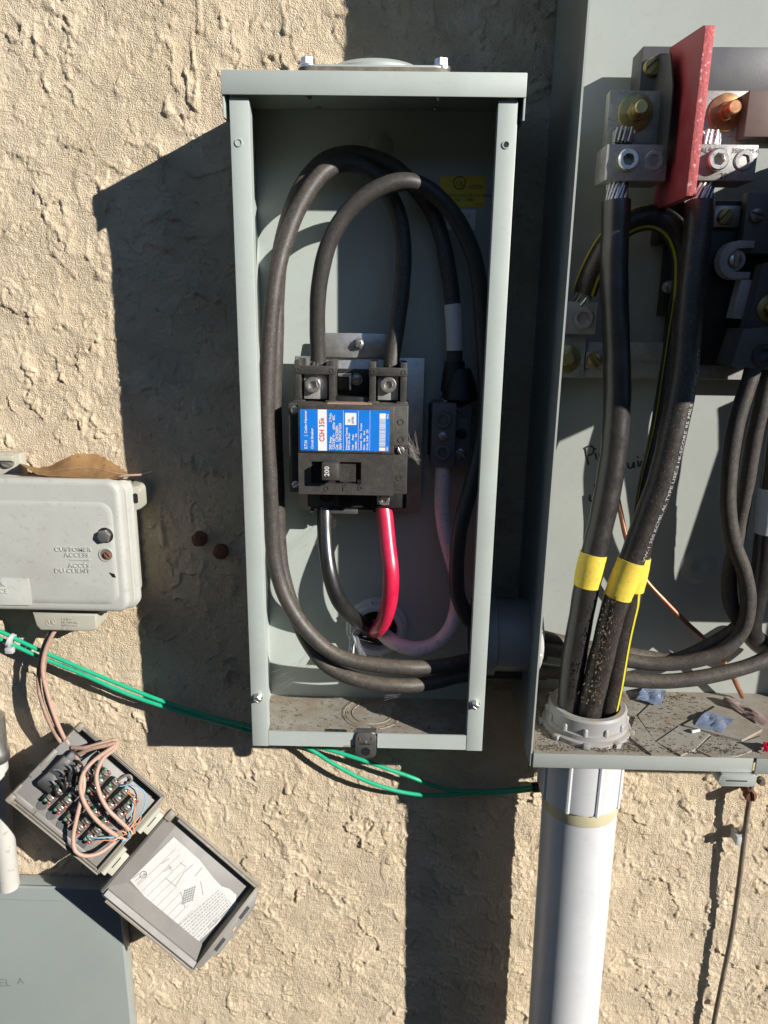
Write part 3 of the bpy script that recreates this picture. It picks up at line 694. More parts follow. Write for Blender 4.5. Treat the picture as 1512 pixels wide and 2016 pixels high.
for px, py, m in ((911, 812, 'cast_grey'), (908, 854, 'dark_plastic'), (907, 893, 'galvanised')):
    c = at(px, py, NY + .007); b = BM(); slot_screw(b, (c.x, NY + .0075, c.z), .0050, .0022, .7); obj('screw', b, m, NB)

# ================================================================== CABLES INSIDE THE BREAKER BOX
def cable(name, label, pts, r, m, cat='cable', group=None, n=20, parent=None, cap=True):
    P = spline(pts); bm = BM(); k_ = len(P)
    if r > .005:                                  # heavy cable is never quite straight or quite round
        ph = 6.28 * ((len(label or '') * .37) % 1); e0 = min(.0006, r * .09)
        P = [p + Vector((math.sin(i * .21 + ph), math.sin(i * .17 + 2 * ph), math.sin(i * .26 + 3 * ph))) * e0 * min(1, i / 8, (k_ - 1 - i) / 8) for i, p in enumerate(P)]
        add_tube(bm, P, lambda t: r * (1 + .018 * math.sin(t * k_ * .33 + ph) + .012 * math.sin(t * k_ * .91)), n, cap)
    else: add_tube(bm, P, r, n, cap)
    o = obj(name, bm, m, parent)
    if label: tag(o, label, cat, group)
    return o, P
def strands(name, P0, P1, r, n, parent, m='strand', rs=.0009, twist=.7, seed=1):
    bm = BM(); q = random.Random(seed); P0, P1 = Vector(P0), Vector(P1); d = P1 - P0; u, v = frame_for(d)
    for i in range(n):
        a = 2.399963 * i; rad = r * math.sqrt((i + .5) / n)
        e0 = (u * math.cos(a) + v * math.sin(a)) * rad; e1 = (u * math.cos(a + twist) + v * math.sin(a + twist)) * rad * q.uniform(.9, 1.1)
        add_tube(bm, [P0 + e0, P0.lerp(P1, .5) + (e0 + e1) * .53, P1 + e1 + d * q.uniform(-.03, .03)], rs, 7)
    return obj(name, bm, m, parent)
nip_y = -.047
# A: left top lug, the front loop, down the right side, out through the nipple
A, PA = cable('feeder_cable', 'dusty black cable looping highest in front, from left breaker terminal to right side', path(
    (627, 742, -.040), (626, 712, -.041), (624, 640, -.046), (630, 560, -.052), (652, 470, -.056), (690, 408, -.057), (745, 369, -.056), (802, 358, -.053),
    (850, 378, -.047), (895, 425, -.042), (930, 500, -.040), (948, 600, -.040), (955, 720, -.042), (950, 860, -.046), (928, 960, -.056), (905, 1040, -.062), (898, 1120, -.062), (905, 1180, -.058),
    (935, 1232, -.052), (980, 1252, -.046), (1060, 1255, -.042)), .0068, 'old_rubber')
# B: right top lug, up and over to the left side, down, bottom, nipple
B_, PB = cable('feeder_cable', 'dusty black cable from right breaker terminal, over and down the left side', path(
    (771, 742, -.040), (771, 714, -.040), (782, 650, -.036), (792, 560, -.031), (792, 470, -.027), (776, 400, -.025), (740, 345, -.026), (690, 322, -.033), (640, 338, -.043), (592, 398, -.052),
    (558, 490, -.060), (538, 590, -.066), (527, 690, -.068), (526, 800, -.068), (529, 920, -.066), (534, 1020, -.064), (543, 1110, -.064), (566, 1185, -.066), (606, 1245, -.069), (660, 1287, -.072), (730, 1308, -.072), (800, 1315, -.070), (850, 1312, -.064),
    (920, 1300, -.054), (990, 1290, -.048), (1075, 1287, -.046)), .0068, 'dusty_rubber')
# C: neutral
C_, PC = cable('feeder_cable', 'dark cable with white tape from lug block, over and down behind the left cable', path(
    (895, 800, -.028), (893, 768, -.028), (894, 700, -.029), (893, 620, -.028), (884, 530, -.025), (860, 440, -.022), (820, 375, -.019), (770, 325, -.018), (705, 303, -.020), (640, 318, -.026), (590, 372, -.034),
    (562, 450, -.042), (547, 560, -.047), (541, 690, -.049), (541, 830, -.049), (544, 960, -.048), (550, 1060, -.047), (562, 1150, -.050), (592, 1240, -.057), (640, 1305, -.064), (710, 1340, -.068), (790, 1349, -.066), (840, 1345, -.060),
    (910, 1332, -.052), (990, 1325, -.046), (1075, 1325, -.044)), .0068, 'dusty_rubber')
def sleeve(name, P, f0, f1, r, m, parent, n=20):
    L = len(P); seg = P[int(f0 * L):max(int(f1 * L), int(f0 * L) + 2)]
    bm = BM(); add_tube(bm, seg, r, n); return obj(name, bm, m, parent)
def sleeve_pts(name, pts, r, m, parent, n=20):
    bm = BM(); add_tube(bm, spline(pts), r, n); return obj(name, bm, m, parent)
def nearest(P, q): return min(range(len(P)), key=lambda i: (P[i] - q).length)
i0, i1 = sorted((nearest(PC, at(894, 690, -.029)), nearest(PC, at(890, 598, -.027))))
for k, (a_, c_, rr_) in enumerate(((0, .55, .0074), (.45, 1, .0077))):
    seg = PC[i0 + int((i1 - i0) * a_):i0 + int((i1 - i0) * c_) + 1]
    bm = BM(); add_tube(bm, seg, rr_, 20); obj('white_tape', bm, 'white_tape', C_)
i0, i1 = sorted((nearest(PC, at(893, 768, -.028)), nearest(PC, at(894, 716, -.029))))
bm = BM(); add_tube(bm, PC[i0:i1 + 1], lambda s: .0118 - .003 * s, 20); obj('black_tape', bm, 'black_tape', C_)
bm = BM(); c = at(905, 775, -.030); add_lathe(bm, c, (0, 0, 1), [(.004, -.012), (.016, -.004), (.014, .008), (.009, .022)], 20); obj('black_tape', bm, 'black_tape', C_)
strands('bare_strands', at(620, 746, -.042), at(624, 712, -.044), .006, 16, A, seed=2)
strands('bare_strands', at(770, 742, -.040), at(771, 716, -.042), .006, 16, B_, seed=3)
strands('bare_strands', at(868, 800, -.034), at(868, 786, -.036), .005, 8, C_, seed=4)
# load cables to the conduit in the back
cable('load_cable', 'glossy black cable from lower left breaker terminal into the back conduit', path(
    (640, 985, -.036), (639, 1010, -.040), (640, 1070, -.053), (650, 1130, -.061), (668, 1180, -.058), (696, 1216, -.044), (724, 1234, -.024), (750, 1240, .004)), .0072, 'gloss_black')
cable('load_cable', 'bright red cable curving down from the breaker into the back conduit', path(
    (754, 990, -.040), (757, 1012, -.043), (763, 1070, -.054), (770, 1120, -.062), (769, 1175, -.060), (757, 1218, -.050), (743, 1238, -.038), (737, 1240, -.016), (740, 1236, .004)), .0074, 'red_jacket')
cable('load_cable', 'white cable from the lug block, bending under the red one into the conduit', path(
    (871, 905, -.030), (871, 940, -.032), (872, 1000, -.034), (882, 1070, -.038), (897, 1130, -.042), (901, 1185, -.044), (890, 1232, -.044), (860, 1266, -.044), (815, 1278, -.042), (775, 1266, -.034), (752, 1246, -.016), (748, 1236, .004)), .0072, 'white_jacket')
o, P = cable('ground_wire', 'short bare stranded wire hanging from the back conduit', path((735, 1226, -.010), (712, 1232, -.024), (700, 1246, -.028)), .0032, 'white_jacket', cat='wire')
strands('bare_strands', at(697, 1246, -.028), at(716, 1296, -.045), .0032, 9, o, rs=.0008, twist=1.6)
strands('bare_strands', at(695, 1252, -.026), at(690, 1290, -.030), .0032, 7, o, rs=.0008, twist=1.2, m='label_white', seed=5)
# cobweb
bm = BM(); q = random.Random(9)
def web(p, r, n, sp):
    for k in range(n):
        a_ = Vector(p) + Vector((q.gauss(0, sp), q.gauss(0, sp * .6), q.gauss(0, sp))); c_ = Vector(r) + Vector((q.gauss(0, sp), q.gauss(0, sp * .6), q.gauss(0, sp)))
        add_tube(bm, [a_, a_.lerp(c_, .5) - Vector((0, 0, q.uniform(0, .003))), c_], .00006, 4)
web(at(803, 870, -.07), at(826, 905, -.055), 16, .004); web(at(806, 885, -.068), at(855, 945, -.045), 9, .0018); web(at(800, 840, -.07), at(818, 895, -.058), 8, .003)
web(at(700, 1240, -.03), at(770, 1250, -.03), 14, .005); web(at(620, 1300, -.05), at(560, 1340, -.04), 12, .006); web(at(840, 1325, -.055), at(790, 1350, -.06), 12, .004)
web(at(850, 1350, -.05), at(760, 1372, -.05), 9, .002); web(at(600, 1080, -.03), at(660, 1030, -.02), 5, .003)
tag(obj('cobweb', bm, 'web'), 'wispy cobweb strands in the breaker box', 'cobweb', kind='stuff')

# ================================================================== METER SOCKET BOX (right)
X2, D2, Z2, XR, ZT = .2505, .1224, .004, .66, .86
ME = thing('meter_socket_box', 'large open grey steel meter box filling the right side', 'meter box', (.45, -.005, Z2))
MB_ = -.006
b = BM(); add_box(b, X2 + .0015, XR, -.004, MB_, Z2 + .002, ZT); back2 = obj('back_panel', b, 'enamel_big', ME)
b = BM()
add_prism(b, [(0, 0), (.0015, 0), (.0015, 1), (0, 1)], 0, 1); b.free(); b = BM()
prof = [(X2, -.003), (X2, -.088), (X2 - .0018, -.092), (X2 - .0018, -D2)]
inn = [(x + .0015, y) for x, y in prof][::-1]
v0 = [b.verts.new((x, y, Z2 + .016)) for x, y in prof + inn]; v1 = [b.verts.new((x, y, ZT)) for x, y in prof + inn]
v00 = [b.verts.new((x, y, Z2)) for x, y in prof + inn]
for A_, B2 in ((v0, v1), (v00, v0)):
    for i in range(8): b.faces.new((A_[i], A_[(i + 1) % 8], B2[(i + 1) % 8], B2[i]))
b.faces.new(v1); b.faces.new(v00[::-1])
obj('side_panel', b, 'enamel_big', ME)
b = BM(); add_box(b, XR, XR + .0015, -.003, -D2, Z2, ZT); obj('side_panel', b, 'enamel_big', ME)
b = BM(); add_box(b, X2, XR + .0015, -.003, -D2, ZT, ZT + .0015); obj('top_panel', b, 'enamel_big', ME)
FZ = Z2 + .012
b = BM(); add_box(b, X2 + .0016, XR - .0002, -.0065, -D2 + .0005, FZ - .0015, FZ); f2 = obj('floor_panel', b, 'enamel_dirty', ME)
jx = at(1480, 1515, -D2).x
b = BM(); add_box(b, X2 + .0004, jx, -D2, -D2 - .0015, Z2 - .0005, FZ + .0012, .0005)
add_box(b, jx + .0012, XR, -D2 - .0012, -D2 - .0032, Z2 - .001, FZ + .0022, .0006); obj('bottom_lip', b, 'enamel_big', ME)
# loose-cut knockout plates on the floor
def fpoly(pts, h0, h1, m, name, parent=None, bev=.0003):
    P = [atz(px, py, FZ) for px, py in pts]
    bm = BM(); add_prism(bm, [(p.x, p.y) for p in P], h0, h1, bev=0)
    xf(bm, Matrix(((1, 0, 0, 0), (0, 0, 1, 0), (0, 1, 0, FZ), (0, 0, 0, 1)))); return obj(name, bm, m, parent, smooth=False)
for i, pl in enumerate(([(1256, 1411), (1296, 1372), (1372, 1374), (1408, 1392), (1340, 1430), (1290, 1462)], [(1236, 1452), (1252, 1412), (1288, 1462), (1330, 1492), (1282, 1488)],
                        [(1345, 1432), (1412, 1394), (1440, 1402), (1500, 1440), (1460, 1462), (1402, 1448)], [(1372, 1478), (1402, 1450), (1454, 1466), (1500, 1450), (1512, 1468), (1452, 1490), (1405, 1494)],
                        [(1292, 1464), (1338, 1432), (1398, 1448), (1368, 1478), (1340, 1490)])):
    fpoly(pl, 0, .0010 + .0009 * (i % 3), 'enamel_dirty', 'knockout_plate', f2)
# latch bracket under the lip
x0, x1, z0, z1 = rect(1408, 1521, 1480, 1537, -D2 + .004)
b = BM(); add_prism(b, rrect(x0, x1, z0, Z2 - .0012, .003), -D2 - .004, -D2 + .012, bev=.0006); lbk = obj('latch_bracket', b, 'enamel_big', ME)
b = BM(); add_box(b, x0 + .006, x1 - .008, -D2 - .0044, -D2 - .0038, z0 + .0050, z0 + .0060); obj('slit', b, 'black_tape', lbk)
c = at(1496, 1535, -D2); b = BM(); hex_bolt(b, (c.x, -D2 - .001, c.z), .0030, .003, .0038); obj('latch_bolt', b, 'weathered_rod', lbk)
# marker writing on the back
bm = BM()
for st_ in (((1152, 880), (1155, 898), (1158, 915)), ((1150, 883), (1160, 878), (1168, 882), (1167, 892), (1156, 898)), ((1172, 892), (1174, 904)), ((1171, 883), (1173, 885)), ((1180, 893), (1182, 905), (1185, 918)), ((1181, 895), (1188, 892), (1190, 899), (1183, 906)),
            ((1236, 911), (1237, 920), (1243, 921), (1247, 910), (1249, 921)), ((1255, 907), (1257, 919)), ((1254, 899), (1256, 901)), ((1269, 907), (1262, 909), (1262, 918), (1270, 917)), ((1267, 894), (1269, 906), (1272, 920)),
            ((1161, 974), (1161, 985), (1168, 985), (1171, 974), (1174, 984)), ((1171, 953), (1172, 966), (1178, 964))):
    P = spline([at(px, py, MB_ - .0001) for px, py in st_], .0008)
    add_tube(bm, P, .0009, 6)
obj('marker_writing', bm, 'ink', back2)
c = at(1375, 1115, MB_); b = BM(); add_lathe(b, (c.x, MB_ + .0003, c.z), (0, -1, 0), [(.019, 0), (.016, .0010), (.010, .0026), (.007, .0028), (.0055, .0020), (0, .0020)], 32); obj('dimple', b, 'enamel_big', back2)

# ---- terminal parts of the meter socket
def pbox(name, px0, py0, px1, py1, yf, yb, m, parent=ME, bev=.0008, off=(0, 0)):
    x0, x1, z0, z1 = rect(px0, py0, px1, py1, yf); x0 = max(x0, X2 + .0028); x1 = min(x1, .545); bm = BM(); add_box(bm, x0 + off[0], x1 + off[0], yf, yb, z0, z1, bev); return obj(name, bm, m, parent)
pbox('socket_base', 1340, 395, 1560, 720, -.034, MB_ - .0002, 'dark_plastic')
pbox('base_arm', 1310, 470, 1352, 622, -.020, MB_ - .0002, 'dark_plastic')
pbox('base_arm', 1300, 380, 1345, 480, -.026, MB_ - .0002, 'dark_plastic')
c = at(1317, 565, -.021); b = BM(); slot_screw(b, (c.x, -.020, c.z), .0052, .0045, 1.2); obj('screw', b, 'bright_screw', ME)
pbox('bus_bar', 1262, 92, 1600, 182, -.046, -.020, 'dark_bus')
c = at(1283, 133, -.046); b = BM(); slot_screw(b, (c.x, -.046, c.z), .0068, .0045, -.75); obj('screw', b, 'brass', ME)
pbox('bus_block', 1470, 178, 1600, 270, -.078, -.040, 'bronze_block')
def line_lug(px, metal_w, s):
    """plate with nut, double barrel lug below it"""
    LY = -.064
    pl = pbox('lug_plate', px, 178, px + 106, 300, LY, LY + .010, 'dull_aluminium')
    c = at(px + 54, 222, LY); b = BM(); hex_bolt(b, (c.x, LY, c.z), .0074, .0055, .0133, wh=.0018, roll=.2)
    nu = obj('nut', b, metal_w, pl)
    b = BM(); add_lathe(b, (c.x, LY - .005, c.z), (0, -1, 0), [(.0050, 0), (.0050, .011), (.0042, .012)], 18); obj('stud', b, metal_w, nu)
    BY2 = -.084
    x0, x1, z0, z1 = rect(px - 4 + s, 284, px + 118 + s, 356, BY2)
    b = BM(); add_box(b, x0, x1, BY2, -.0545, z0, z1, .0008); lu = obj('lug', b, 'dull_aluminium', ME)
    for k_, (q_, h_, r_) in enumerate(((38 + s, .0058, .0078), (92 + s, .0012, .0074))):
        c = at(px + q_, 316, BY2); b = BM(); socket_screw(b, (c.x, BY2, c.z), r_, h_, .55, h_ + .003 - .0015, roll=.2); obj('set_screw', b, 'bright_screw' if h_ > .002 else 'dull_aluminium', lu)
    return lu
lugL = line_lug(1196, 'zinc_yellow', 0); lugR = line_lug(1374, 'copper_bolt', -2)
text('stamp', 'AL9CU', at(1378, 301, -.0844), X, Z, .0052, 'ink', lugR); text('stamp', '350KCM-6', at(1440, 301, -.0844), X, Z, .0046, 'ink', lugR)
text('stamp', '29', at(1416, 352, -.0844), X, Z, .006, 'ink', lugR)
# red barrier board between the two lugs
xb = at(1378, 220, -.118).x; zt = at(1391, 50, -.118).z; zbm = at(1356, 388, -.118).z; zk = at(1325, 92, -.052).z
th = .0033
b = BM()
for xs_ in (xb - th, xb + th):
    pass
P = [(-.118, zbm), (-.118, zt), (-.115, zt + .001), (-.050, zk), (-.050, zbm)]
L0 = [b.verts.new((xb - th, y, z)) for y, z in P]; R0 = [b.verts.new((xb + th, y, z)) for y, z in P]
b.faces.new(L0); b.faces.new(R0[::-1])
for i in range(5): b.faces.new((L0[i], R0[i], R0[(i + 1) % 5], L0[(i + 1) % 5]))
bd = obj('barrier_board', b, 'red_board', ME, smooth=False)
b = BM(); add_box(b, xb - th - .0001, xb + th + .0001, -.1192, -.1178, zbm + .0005, zt - .0004, .0006); obj('cut_edge', b, 'red_board_edge', bd)
# dark insulating sheet beside it
xs_ = at(1318, 220, -.085).x
b = BM()
P = [(-.090, at(1324, 325, -.09).z), (-.088, at(1318, 170, -.088).z), (-.075, at(1320, 105, -.075).z), (-.046, at(1320, 110, -.046).z), (-.046, at(1310, 300, -.046).z)]
L0 = [b.verts.new((xs_ - .0006, y, z)) for y, z in P]; R0 = [b.verts.new((xs_ + .0004, y, z)) for y, z in P]
b.faces.new(L0); b.faces.new(R0[::-1])
for i in range(5): b.faces.new((L0[i], R0[i], R0[(i + 1) % 5], L0[(i + 1) % 5]))
obj('insulating_sheet', b, 'grey_black', ME, smooth=False)
pbox('jaw', 1326, 175, 1346, 270, -.070, -.046, 'aluminium', bev=.0005)
pbox('jaw_base', 1300, 120, 1350, 360, -.045, -.034, 'dark_plastic')
# steel tab with screw
t1 = pbox('steel_tab', 1401, 405, 1457, 447, -.040, -.0345, 'galvanised', bev=.0004)
c = at(1427, 427, -.040); b = BM(); slot_screw(b, (c.x, -.040, c.z), .0066, .004, -.9); obj('screw', b, 'brass', t1)
# grey nylon bracket with ear
NYL = -.052
cE = at(1450, 512, NYL); b = BM()
ring = [(cE.x + .0140 * math.cos(a), cE.z + .0150 * math.sin(a)) for a in [math.pi / 2 + math.pi * i / 10 for i in range(11)]]
ex = at(1482, 512, NYL).x
add_prism(b, ring + [(ex, cE.z - .0150), (ex, cE.z - .009), (cE.x, cE.z - .009)] + [(cE.x + .0085 * math.cos(a), cE.z + .009 * math.sin(a)) for a in [1.5 * math.pi - math.pi * i / 10 for i in range(11)]] + [(ex, cE.z + .009), (ex, cE.z + .0150)], NYL, NYL + .010, bev=.0012)
x0, x1, z0, z1 = rect(1447, 540, 1482, 626, NYL)
add_prism(b, [(x0, z0), (x1, z0 - .001), (x1 + .004, cE.z - .0152), (x0 + .004, cE.z - .0152)], NYL, NYL + .012, bev=.0008)
br = obj('nylon_bracket', b, 'grey_nylon', ME)
b = BM(); add_prism(b, circ(cE.x, cE.z, .0084, 20), NYL + .0025, NYL + .0105); obj('bracket_seat', b, 'grey_nylon', br)
b = BM(); slot_screw(b, (cE.x - .001, NYL + .0025, cE.z), .0056, .0045, 1.4); obj('screw', b, 'bright_screw', br)
# meter housing beyond the frame, inferred from its shadow
b = BM(); add_lathe(b, (.502, -.100, .469), (0, -1, 0), [(.066, -.06), (.066, .008), (.081, .010), (.081, .026), (.077, .030), (.077, .105), (.070, .122), (.050, .130), (0, .132)], 48)
obj('meter_housing', b, 'cast_grey', ME)
sft = Vector((1.386, -1, .6925)) * .104
P = [at(1408, 805, -.006) + sft, at(1418, 885, -.006) + sft, at(1300, 1225, -.006) + sft]
b = BM(); add_prism(b, [(P[0].x, P[0].z), (P[1].x, P[1].z), (P[2].x, P[2].z), (.64, P[2].z), (.64, P[0].z)], -.110, -.040, bev=.002); obj('shadow_block', b, 'dark_plastic', ME)  # added out of view, outline shaped to cast the slanted back panel shadow
# right edge: jaw plates, sloping load lug
pbox('jaw_plate', 1466, 378, 1600, 500, -.046, -.035, 'cast_grey')
c = at(1487, 425, -.046); b = BM(); slot_screw(b, (c.x, -.046, c.z), .0058, .004, .3); obj('screw', b, 'galvanised', ME)
b = BM(); LY3 = -.066
P = [at(px, py, LY3) for px, py in ((1502, 520), (1560, 505), (1560, 655), (1466, 655), (1486, 585))]
add_prism(b, [(p.x, p.z) for p in P], LY3, LY3 + .012, bev=.0006); jl = obj('load_plate', b, 'cast_grey', ME)
c = at(1518, 608, LY3); b = BM(); hex_bolt(b, (c.x, LY3, c.z), .0075, .006, .0115); obj('nut', b, 'zinc_yellow', jl)
b = BM(); LY4 = -.080
P = [at(px, py, LY4) for px, py in ((1464, 648), (1560, 640), (1560, 735), (1440, 720))]
add_prism(b, [(p.x, p.z) for p in P], LY4, LY4 + .030, bev=.0008); ll = obj('load_lug', b, 'cast_grey', ME)
c = at(1502, 700, LY4); b = BM(); socket_screw(b, (c.x, LY4, c.z), .0092, .003, .55, .004); obj('set_screw', b, 'grey_black', ll)
# neutral bar low in the middle
NBY = -.030
pbox('neutral_bar', 1085, 675, 1600, 746, NBY, NBY + .008, 'dull_aluminium', bev=.0006)
b = BM(); x0, x1, z0, z1 = rect(1085, 675, 1600, 712, NBY - .0006); add_box(b, max(x0, X2 + .003), x1, NBY - .0018, NBY - .0002, z0, z1, .0005); obj('bar_upper_half', b, 'dull_aluminium', ME)
gp = pbox('ground_plate', 1060, 656, 1152, 744, NBY - .010, NBY - .0022, 'dull_aluminium')
c = at(1116, 706, NBY - .010); b = BM(); hex_bolt(b, (c.x, NBY - .010, c.z), .0062, .005, .0120); obj('nut', b, 'zinc_yellow', gp)
gl = pbox('ground_lug', 1100, 594, 1175, 658, NBY - .020, NBY - .002, 'dull_aluminium')
c = at(1147, 626, NBY - .020); b = BM(); socket_screw(b, (c.x, NBY - .020, c.z), .0090, .0030, .55, .004); obj('set_screw', b, 'dull_aluminium', gl)
sp = pbox('small_plate', 1153, 693, 1190, 724, NBY - .006, NBY - .0020, 'dull_aluminium', bev=.0004)
c = at(1170, 709, NBY - .006); b = BM(); slot_screw(b, (c.x, NBY - .006, c.z), .0068, .0032, .85); obj('screw', b, 'brass', sp)

# ================================================================== SERVICE CABLES (from the riser)
SR = .0108
S1, PS1 = cable('service_cable', 'thick black cable with yellow tape on the left, up to the left lug', path(
    (1213, 396, -.078), (1211, 500, -.080), (1210, 620, -.082), (1213, 720, -.083), (1216, 790, -.084), (1210, 880, -.086), (1193, 980, -.088), (1172, 1080, -.090), (1150, 1180, -.090), (1132, 1280, -.086), (1122, 1380, -.080), (1114, 1470, -.076)), SR, 'new_rubber')
S2, PS2 = cable('service_cable', 'thick black cable with white print and yellow tape, up to the right lug', path(
    (1378, 398, -.078), (1369, 500, -.084), (1358, 620, -.090), (1346, 730, -.095), (1330, 830, -.098), (1303, 940, -.100), (1270, 1030, -.100), (1238, 1120, -.100), (1208, 1200, -.098), (1184, 1290, -.094), (1166, 1380, -.090), (1152, 1460, -.086)), SR, 'worn_rubber')
S3, PS3 = cable('service_cable', 'black cable with a yellow stripe looping behind to the small ground lug', path(
    (1150, 578, -.046), (1163, 540, -.048), (1196, 482, -.050), (1240, 440, -.052), (1287, 428, -.054), (1324, 446, -.056), (1344, 490, -.058), (1346, 560, -.060), (1334, 660, -.064), (1318, 760, -.068), (1300, 860, -.074), (1278, 960, -.080), (1262, 1060, -.086),
    (1244, 1150, -.088), (1226, 1240, -.086), (1208, 1330, -.082), (1193, 1400, -.078), (1180, 1470, -.074)), .0098, 'worn_rubber')
# yellow stripes run along the jacket
def stripe(P, ang_from, r, wd, m, parent, f0=0, f1=1, toward=None):
    F = frames(P); n = len(P); bm = BM(); prev = None
    for i in range(int(f0 * n), int(f1 * n)):
        t, u, v = F[i]; dcam = (toward - P[i]).normalized() if toward else None
        e = (CAM - P[i]).normalized(); side = t.cross(e).normalized(); e2 = side.cross(t).normalized()
        row = []
        for k in range(-1, 2):
            a = (ang_from(i / n) if callable(ang_from) else ang_from) + k * wd / 2 * (.45 if callable(ang_from) and .27 < i / n < .62 else 1); dr = side * math.sin(a) + e2 * math.cos(a); row.append(bm.verts.new(P[i] + dr * (r * 1.032 + .0001)))
        if prev:
            for k in range(2): bm.faces.new((prev[k], prev[k + 1], row[k + 1], row[k]))
        prev = row
    return obj('yellow_stripe', bm, m, parent)
stripe(PS3, -1.15, .0098, .22, 'yellow_stripe', S3, .0, .14); stripe(PS3, lambda f: .72 - 1.75 * min(1, max(0, (f - .58) / .14)), .0098, .26, 'yellow_stripe', S3, .0, 1.0)
strands('bare_strands', at(1216, 362, -.074), at(1213, 400, -.078), .0082, 30, S1, rs=.0011, seed=6)
strands('bare_strands', at(1230, 258, -.070), at(1226, 286, -.072), .0082, 30, S1, rs=.0011, seed=7, twist=.2, m='galvanised')
strands('bare_strands', at(1386, 362, -.074), at(1378, 402, -.078), .0082, 30, S2, rs=.0011, seed=8)
strands('bare_strands', at(1396, 264, -.070), at(1394, 292, -.072), .0082, 30, S2, rs=.0011, seed=9, twist=.2)
strands('bare_strands', at(1140, 600, -.044), at(1152, 570, -.046), .0074, 22, S3, rs=.0011, seed=10)
def band(P, qa, qb, r, m, parent, name='yellow_tape', lip=.0004):
    i0, i1 = sorted((nearest(P, qa), nearest(P, qb))); seg = P[i0:i1 + 1]; mid = len(seg) // 2
    bm = BM(); add_tube(bm, seg, lambda s: r + lip * (1 if .25 < s < .8 else .2), 24); return obj(name, bm, m, parent)
band(PS1, at(1172, 1092, -.089), at(1157, 1150, -.09), SR + .0006, 'yellow_tape', S1)
band(PS2, at(1240, 1100, -.1), at(1212, 1168, -.098), SR + .0007, 'yellow_tape', S2)
band(PS3, at(1256, 1096, -.087), at(1243, 1158, -.088), .0106, 'yellow_tape', S3)
# printing along the jacket of the right cable
def text_on_tube(s, P, r, size, a0, f0, m, parent, length=None):
    me = text_mesh(s, 1.0, 0); n = len(P); F = frames(P); cum = [0]
    for a_, c_ in zip(P, P[1:]): cum.append(cum[-1] + (c_ - a_).length)
    n_ = len(me.vertices); co = np.empty(n_ * 3); me.vertices.foreach_get('co', co); co = co.reshape(-1, 3)
    wd = co[:, 0].max(); start = cum[-1] * f0; k = (length or wd * size) / wd
    for v_ in me.vertices:
        d = start + v_.co.x * k; i = min(max(int(np.searchsorted(cum, d)) - 1, 0), n - 2); tt = (d - cum[i]) / (cum[i + 1] - cum[i])
        p = P[i].lerp(P[i + 1], tt); t = (P[i + 1] - P[i]).normalized(); e = (CAM - p).normalized(); sd = t.cross(e).normalized(); e2 = sd.cross(t).normalized()
        a = a0 - (v_.co.y - .35) * size / r; v_.co = p + (sd * math.sin(a) + e2 * math.cos(a)) * (r * 1.032 + .0001)
    me.materials.clear(); me.materials.append(MATS[m]); o = bpy.data.objects.new('jacket_print', me); COL.objects.link(o); o.parent = parent
PR = PS2[::-1]
text_on_tube('WIRE  VW-1 350 KCMIL AL TYPE USE-2 HI-SCORE 95 MILS XLP 600 VOLTS', PR, SR, .0048, -.95 if False else .95, .36, 'jacket_print', S2, length=.19)
# copper grounding wire
cable('copper_wire', 'thin bare copper wire slanting behind the service cables', path((1212, 960, -.022), (1222, 1010, -.024), (1236, 1070, -.028), (1266, 1135, -.032), (1310, 1185, -.034), (1350, 1225, -.034), (1390, 1262, -.032), (1430, 1310, -.028), (1462, 1372, -.020)), .0024, 'copper', cat='wire', n=12)

# ---- feeder cables on the meter side of the nipple
cable('meter_load_cable', 'dusty black cable crossing behind the riser cables and bending up, the nearer', path(
    (1488, 700, -.072), (1478, 745, -.074), (1452, 830, -.074), (1436, 910, -.072), (1432, 990, -.070), (1446, 1070, -.068), (1466, 1130, -.066), (1472, 1190, -.064), (1458, 1245, -.062), (1420, 1283, -.062), (1360, 1302, -.060), (1290, 1306, -.056), (1200, 1296, -.050), (1120, 1284, -.046), (1050, 1272, -.044)), .0068, 'dusty_rubber')
cable('meter_load_cable', 'dusty black cable dropping behind and bending left low in the meter box', path(
    (1520, 715, -.066), (1508, 760, -.066), (1486, 860, -.062), (1470, 950, -.058), (1452, 1050, -.054), (1437, 1130, -.052), (1440, 1195, -.052), (1455, 1230, -.050), (1430, 1252, -.048), (1390, 1274, -.046), (1330, 1298, -.044), (1250, 1290, -.042), (1160, 1275, -.038), (1050, 1250, -.040)), .0068, 'dusty_rubber')
cable('meter_load_cable', 'dusty black cable lowest over the meter box floor, rising to the right edge', path(
    (1600, 1225, -.050), (1540, 1275, -.056), (1480, 1308, -.060), (1400, 1332, -.062), (1320, 1340, -.060), (1240, 1338, -.056), (1150, 1328, -.050), (1050, 1318, -.045)), .0070, 'dusty_rubber')
o, P = cable('meter_load_cable', 'dark cable with white tape at the right edge of the meter box', path((1560, 740, -.060), (1535, 850, -.060), (1518, 960, -.060), (1512, 1040, -.060), (1500, 1130, -.058), (1480, 1200, -.050), (1480, 1250, -.040), (1530, 1290, -.030)), .0098, 'new_rubber')
band(P, at(1518, 962, -.06), at(1510, 1052, -.06), .0104, 'white_tape', o, 'white_tape')

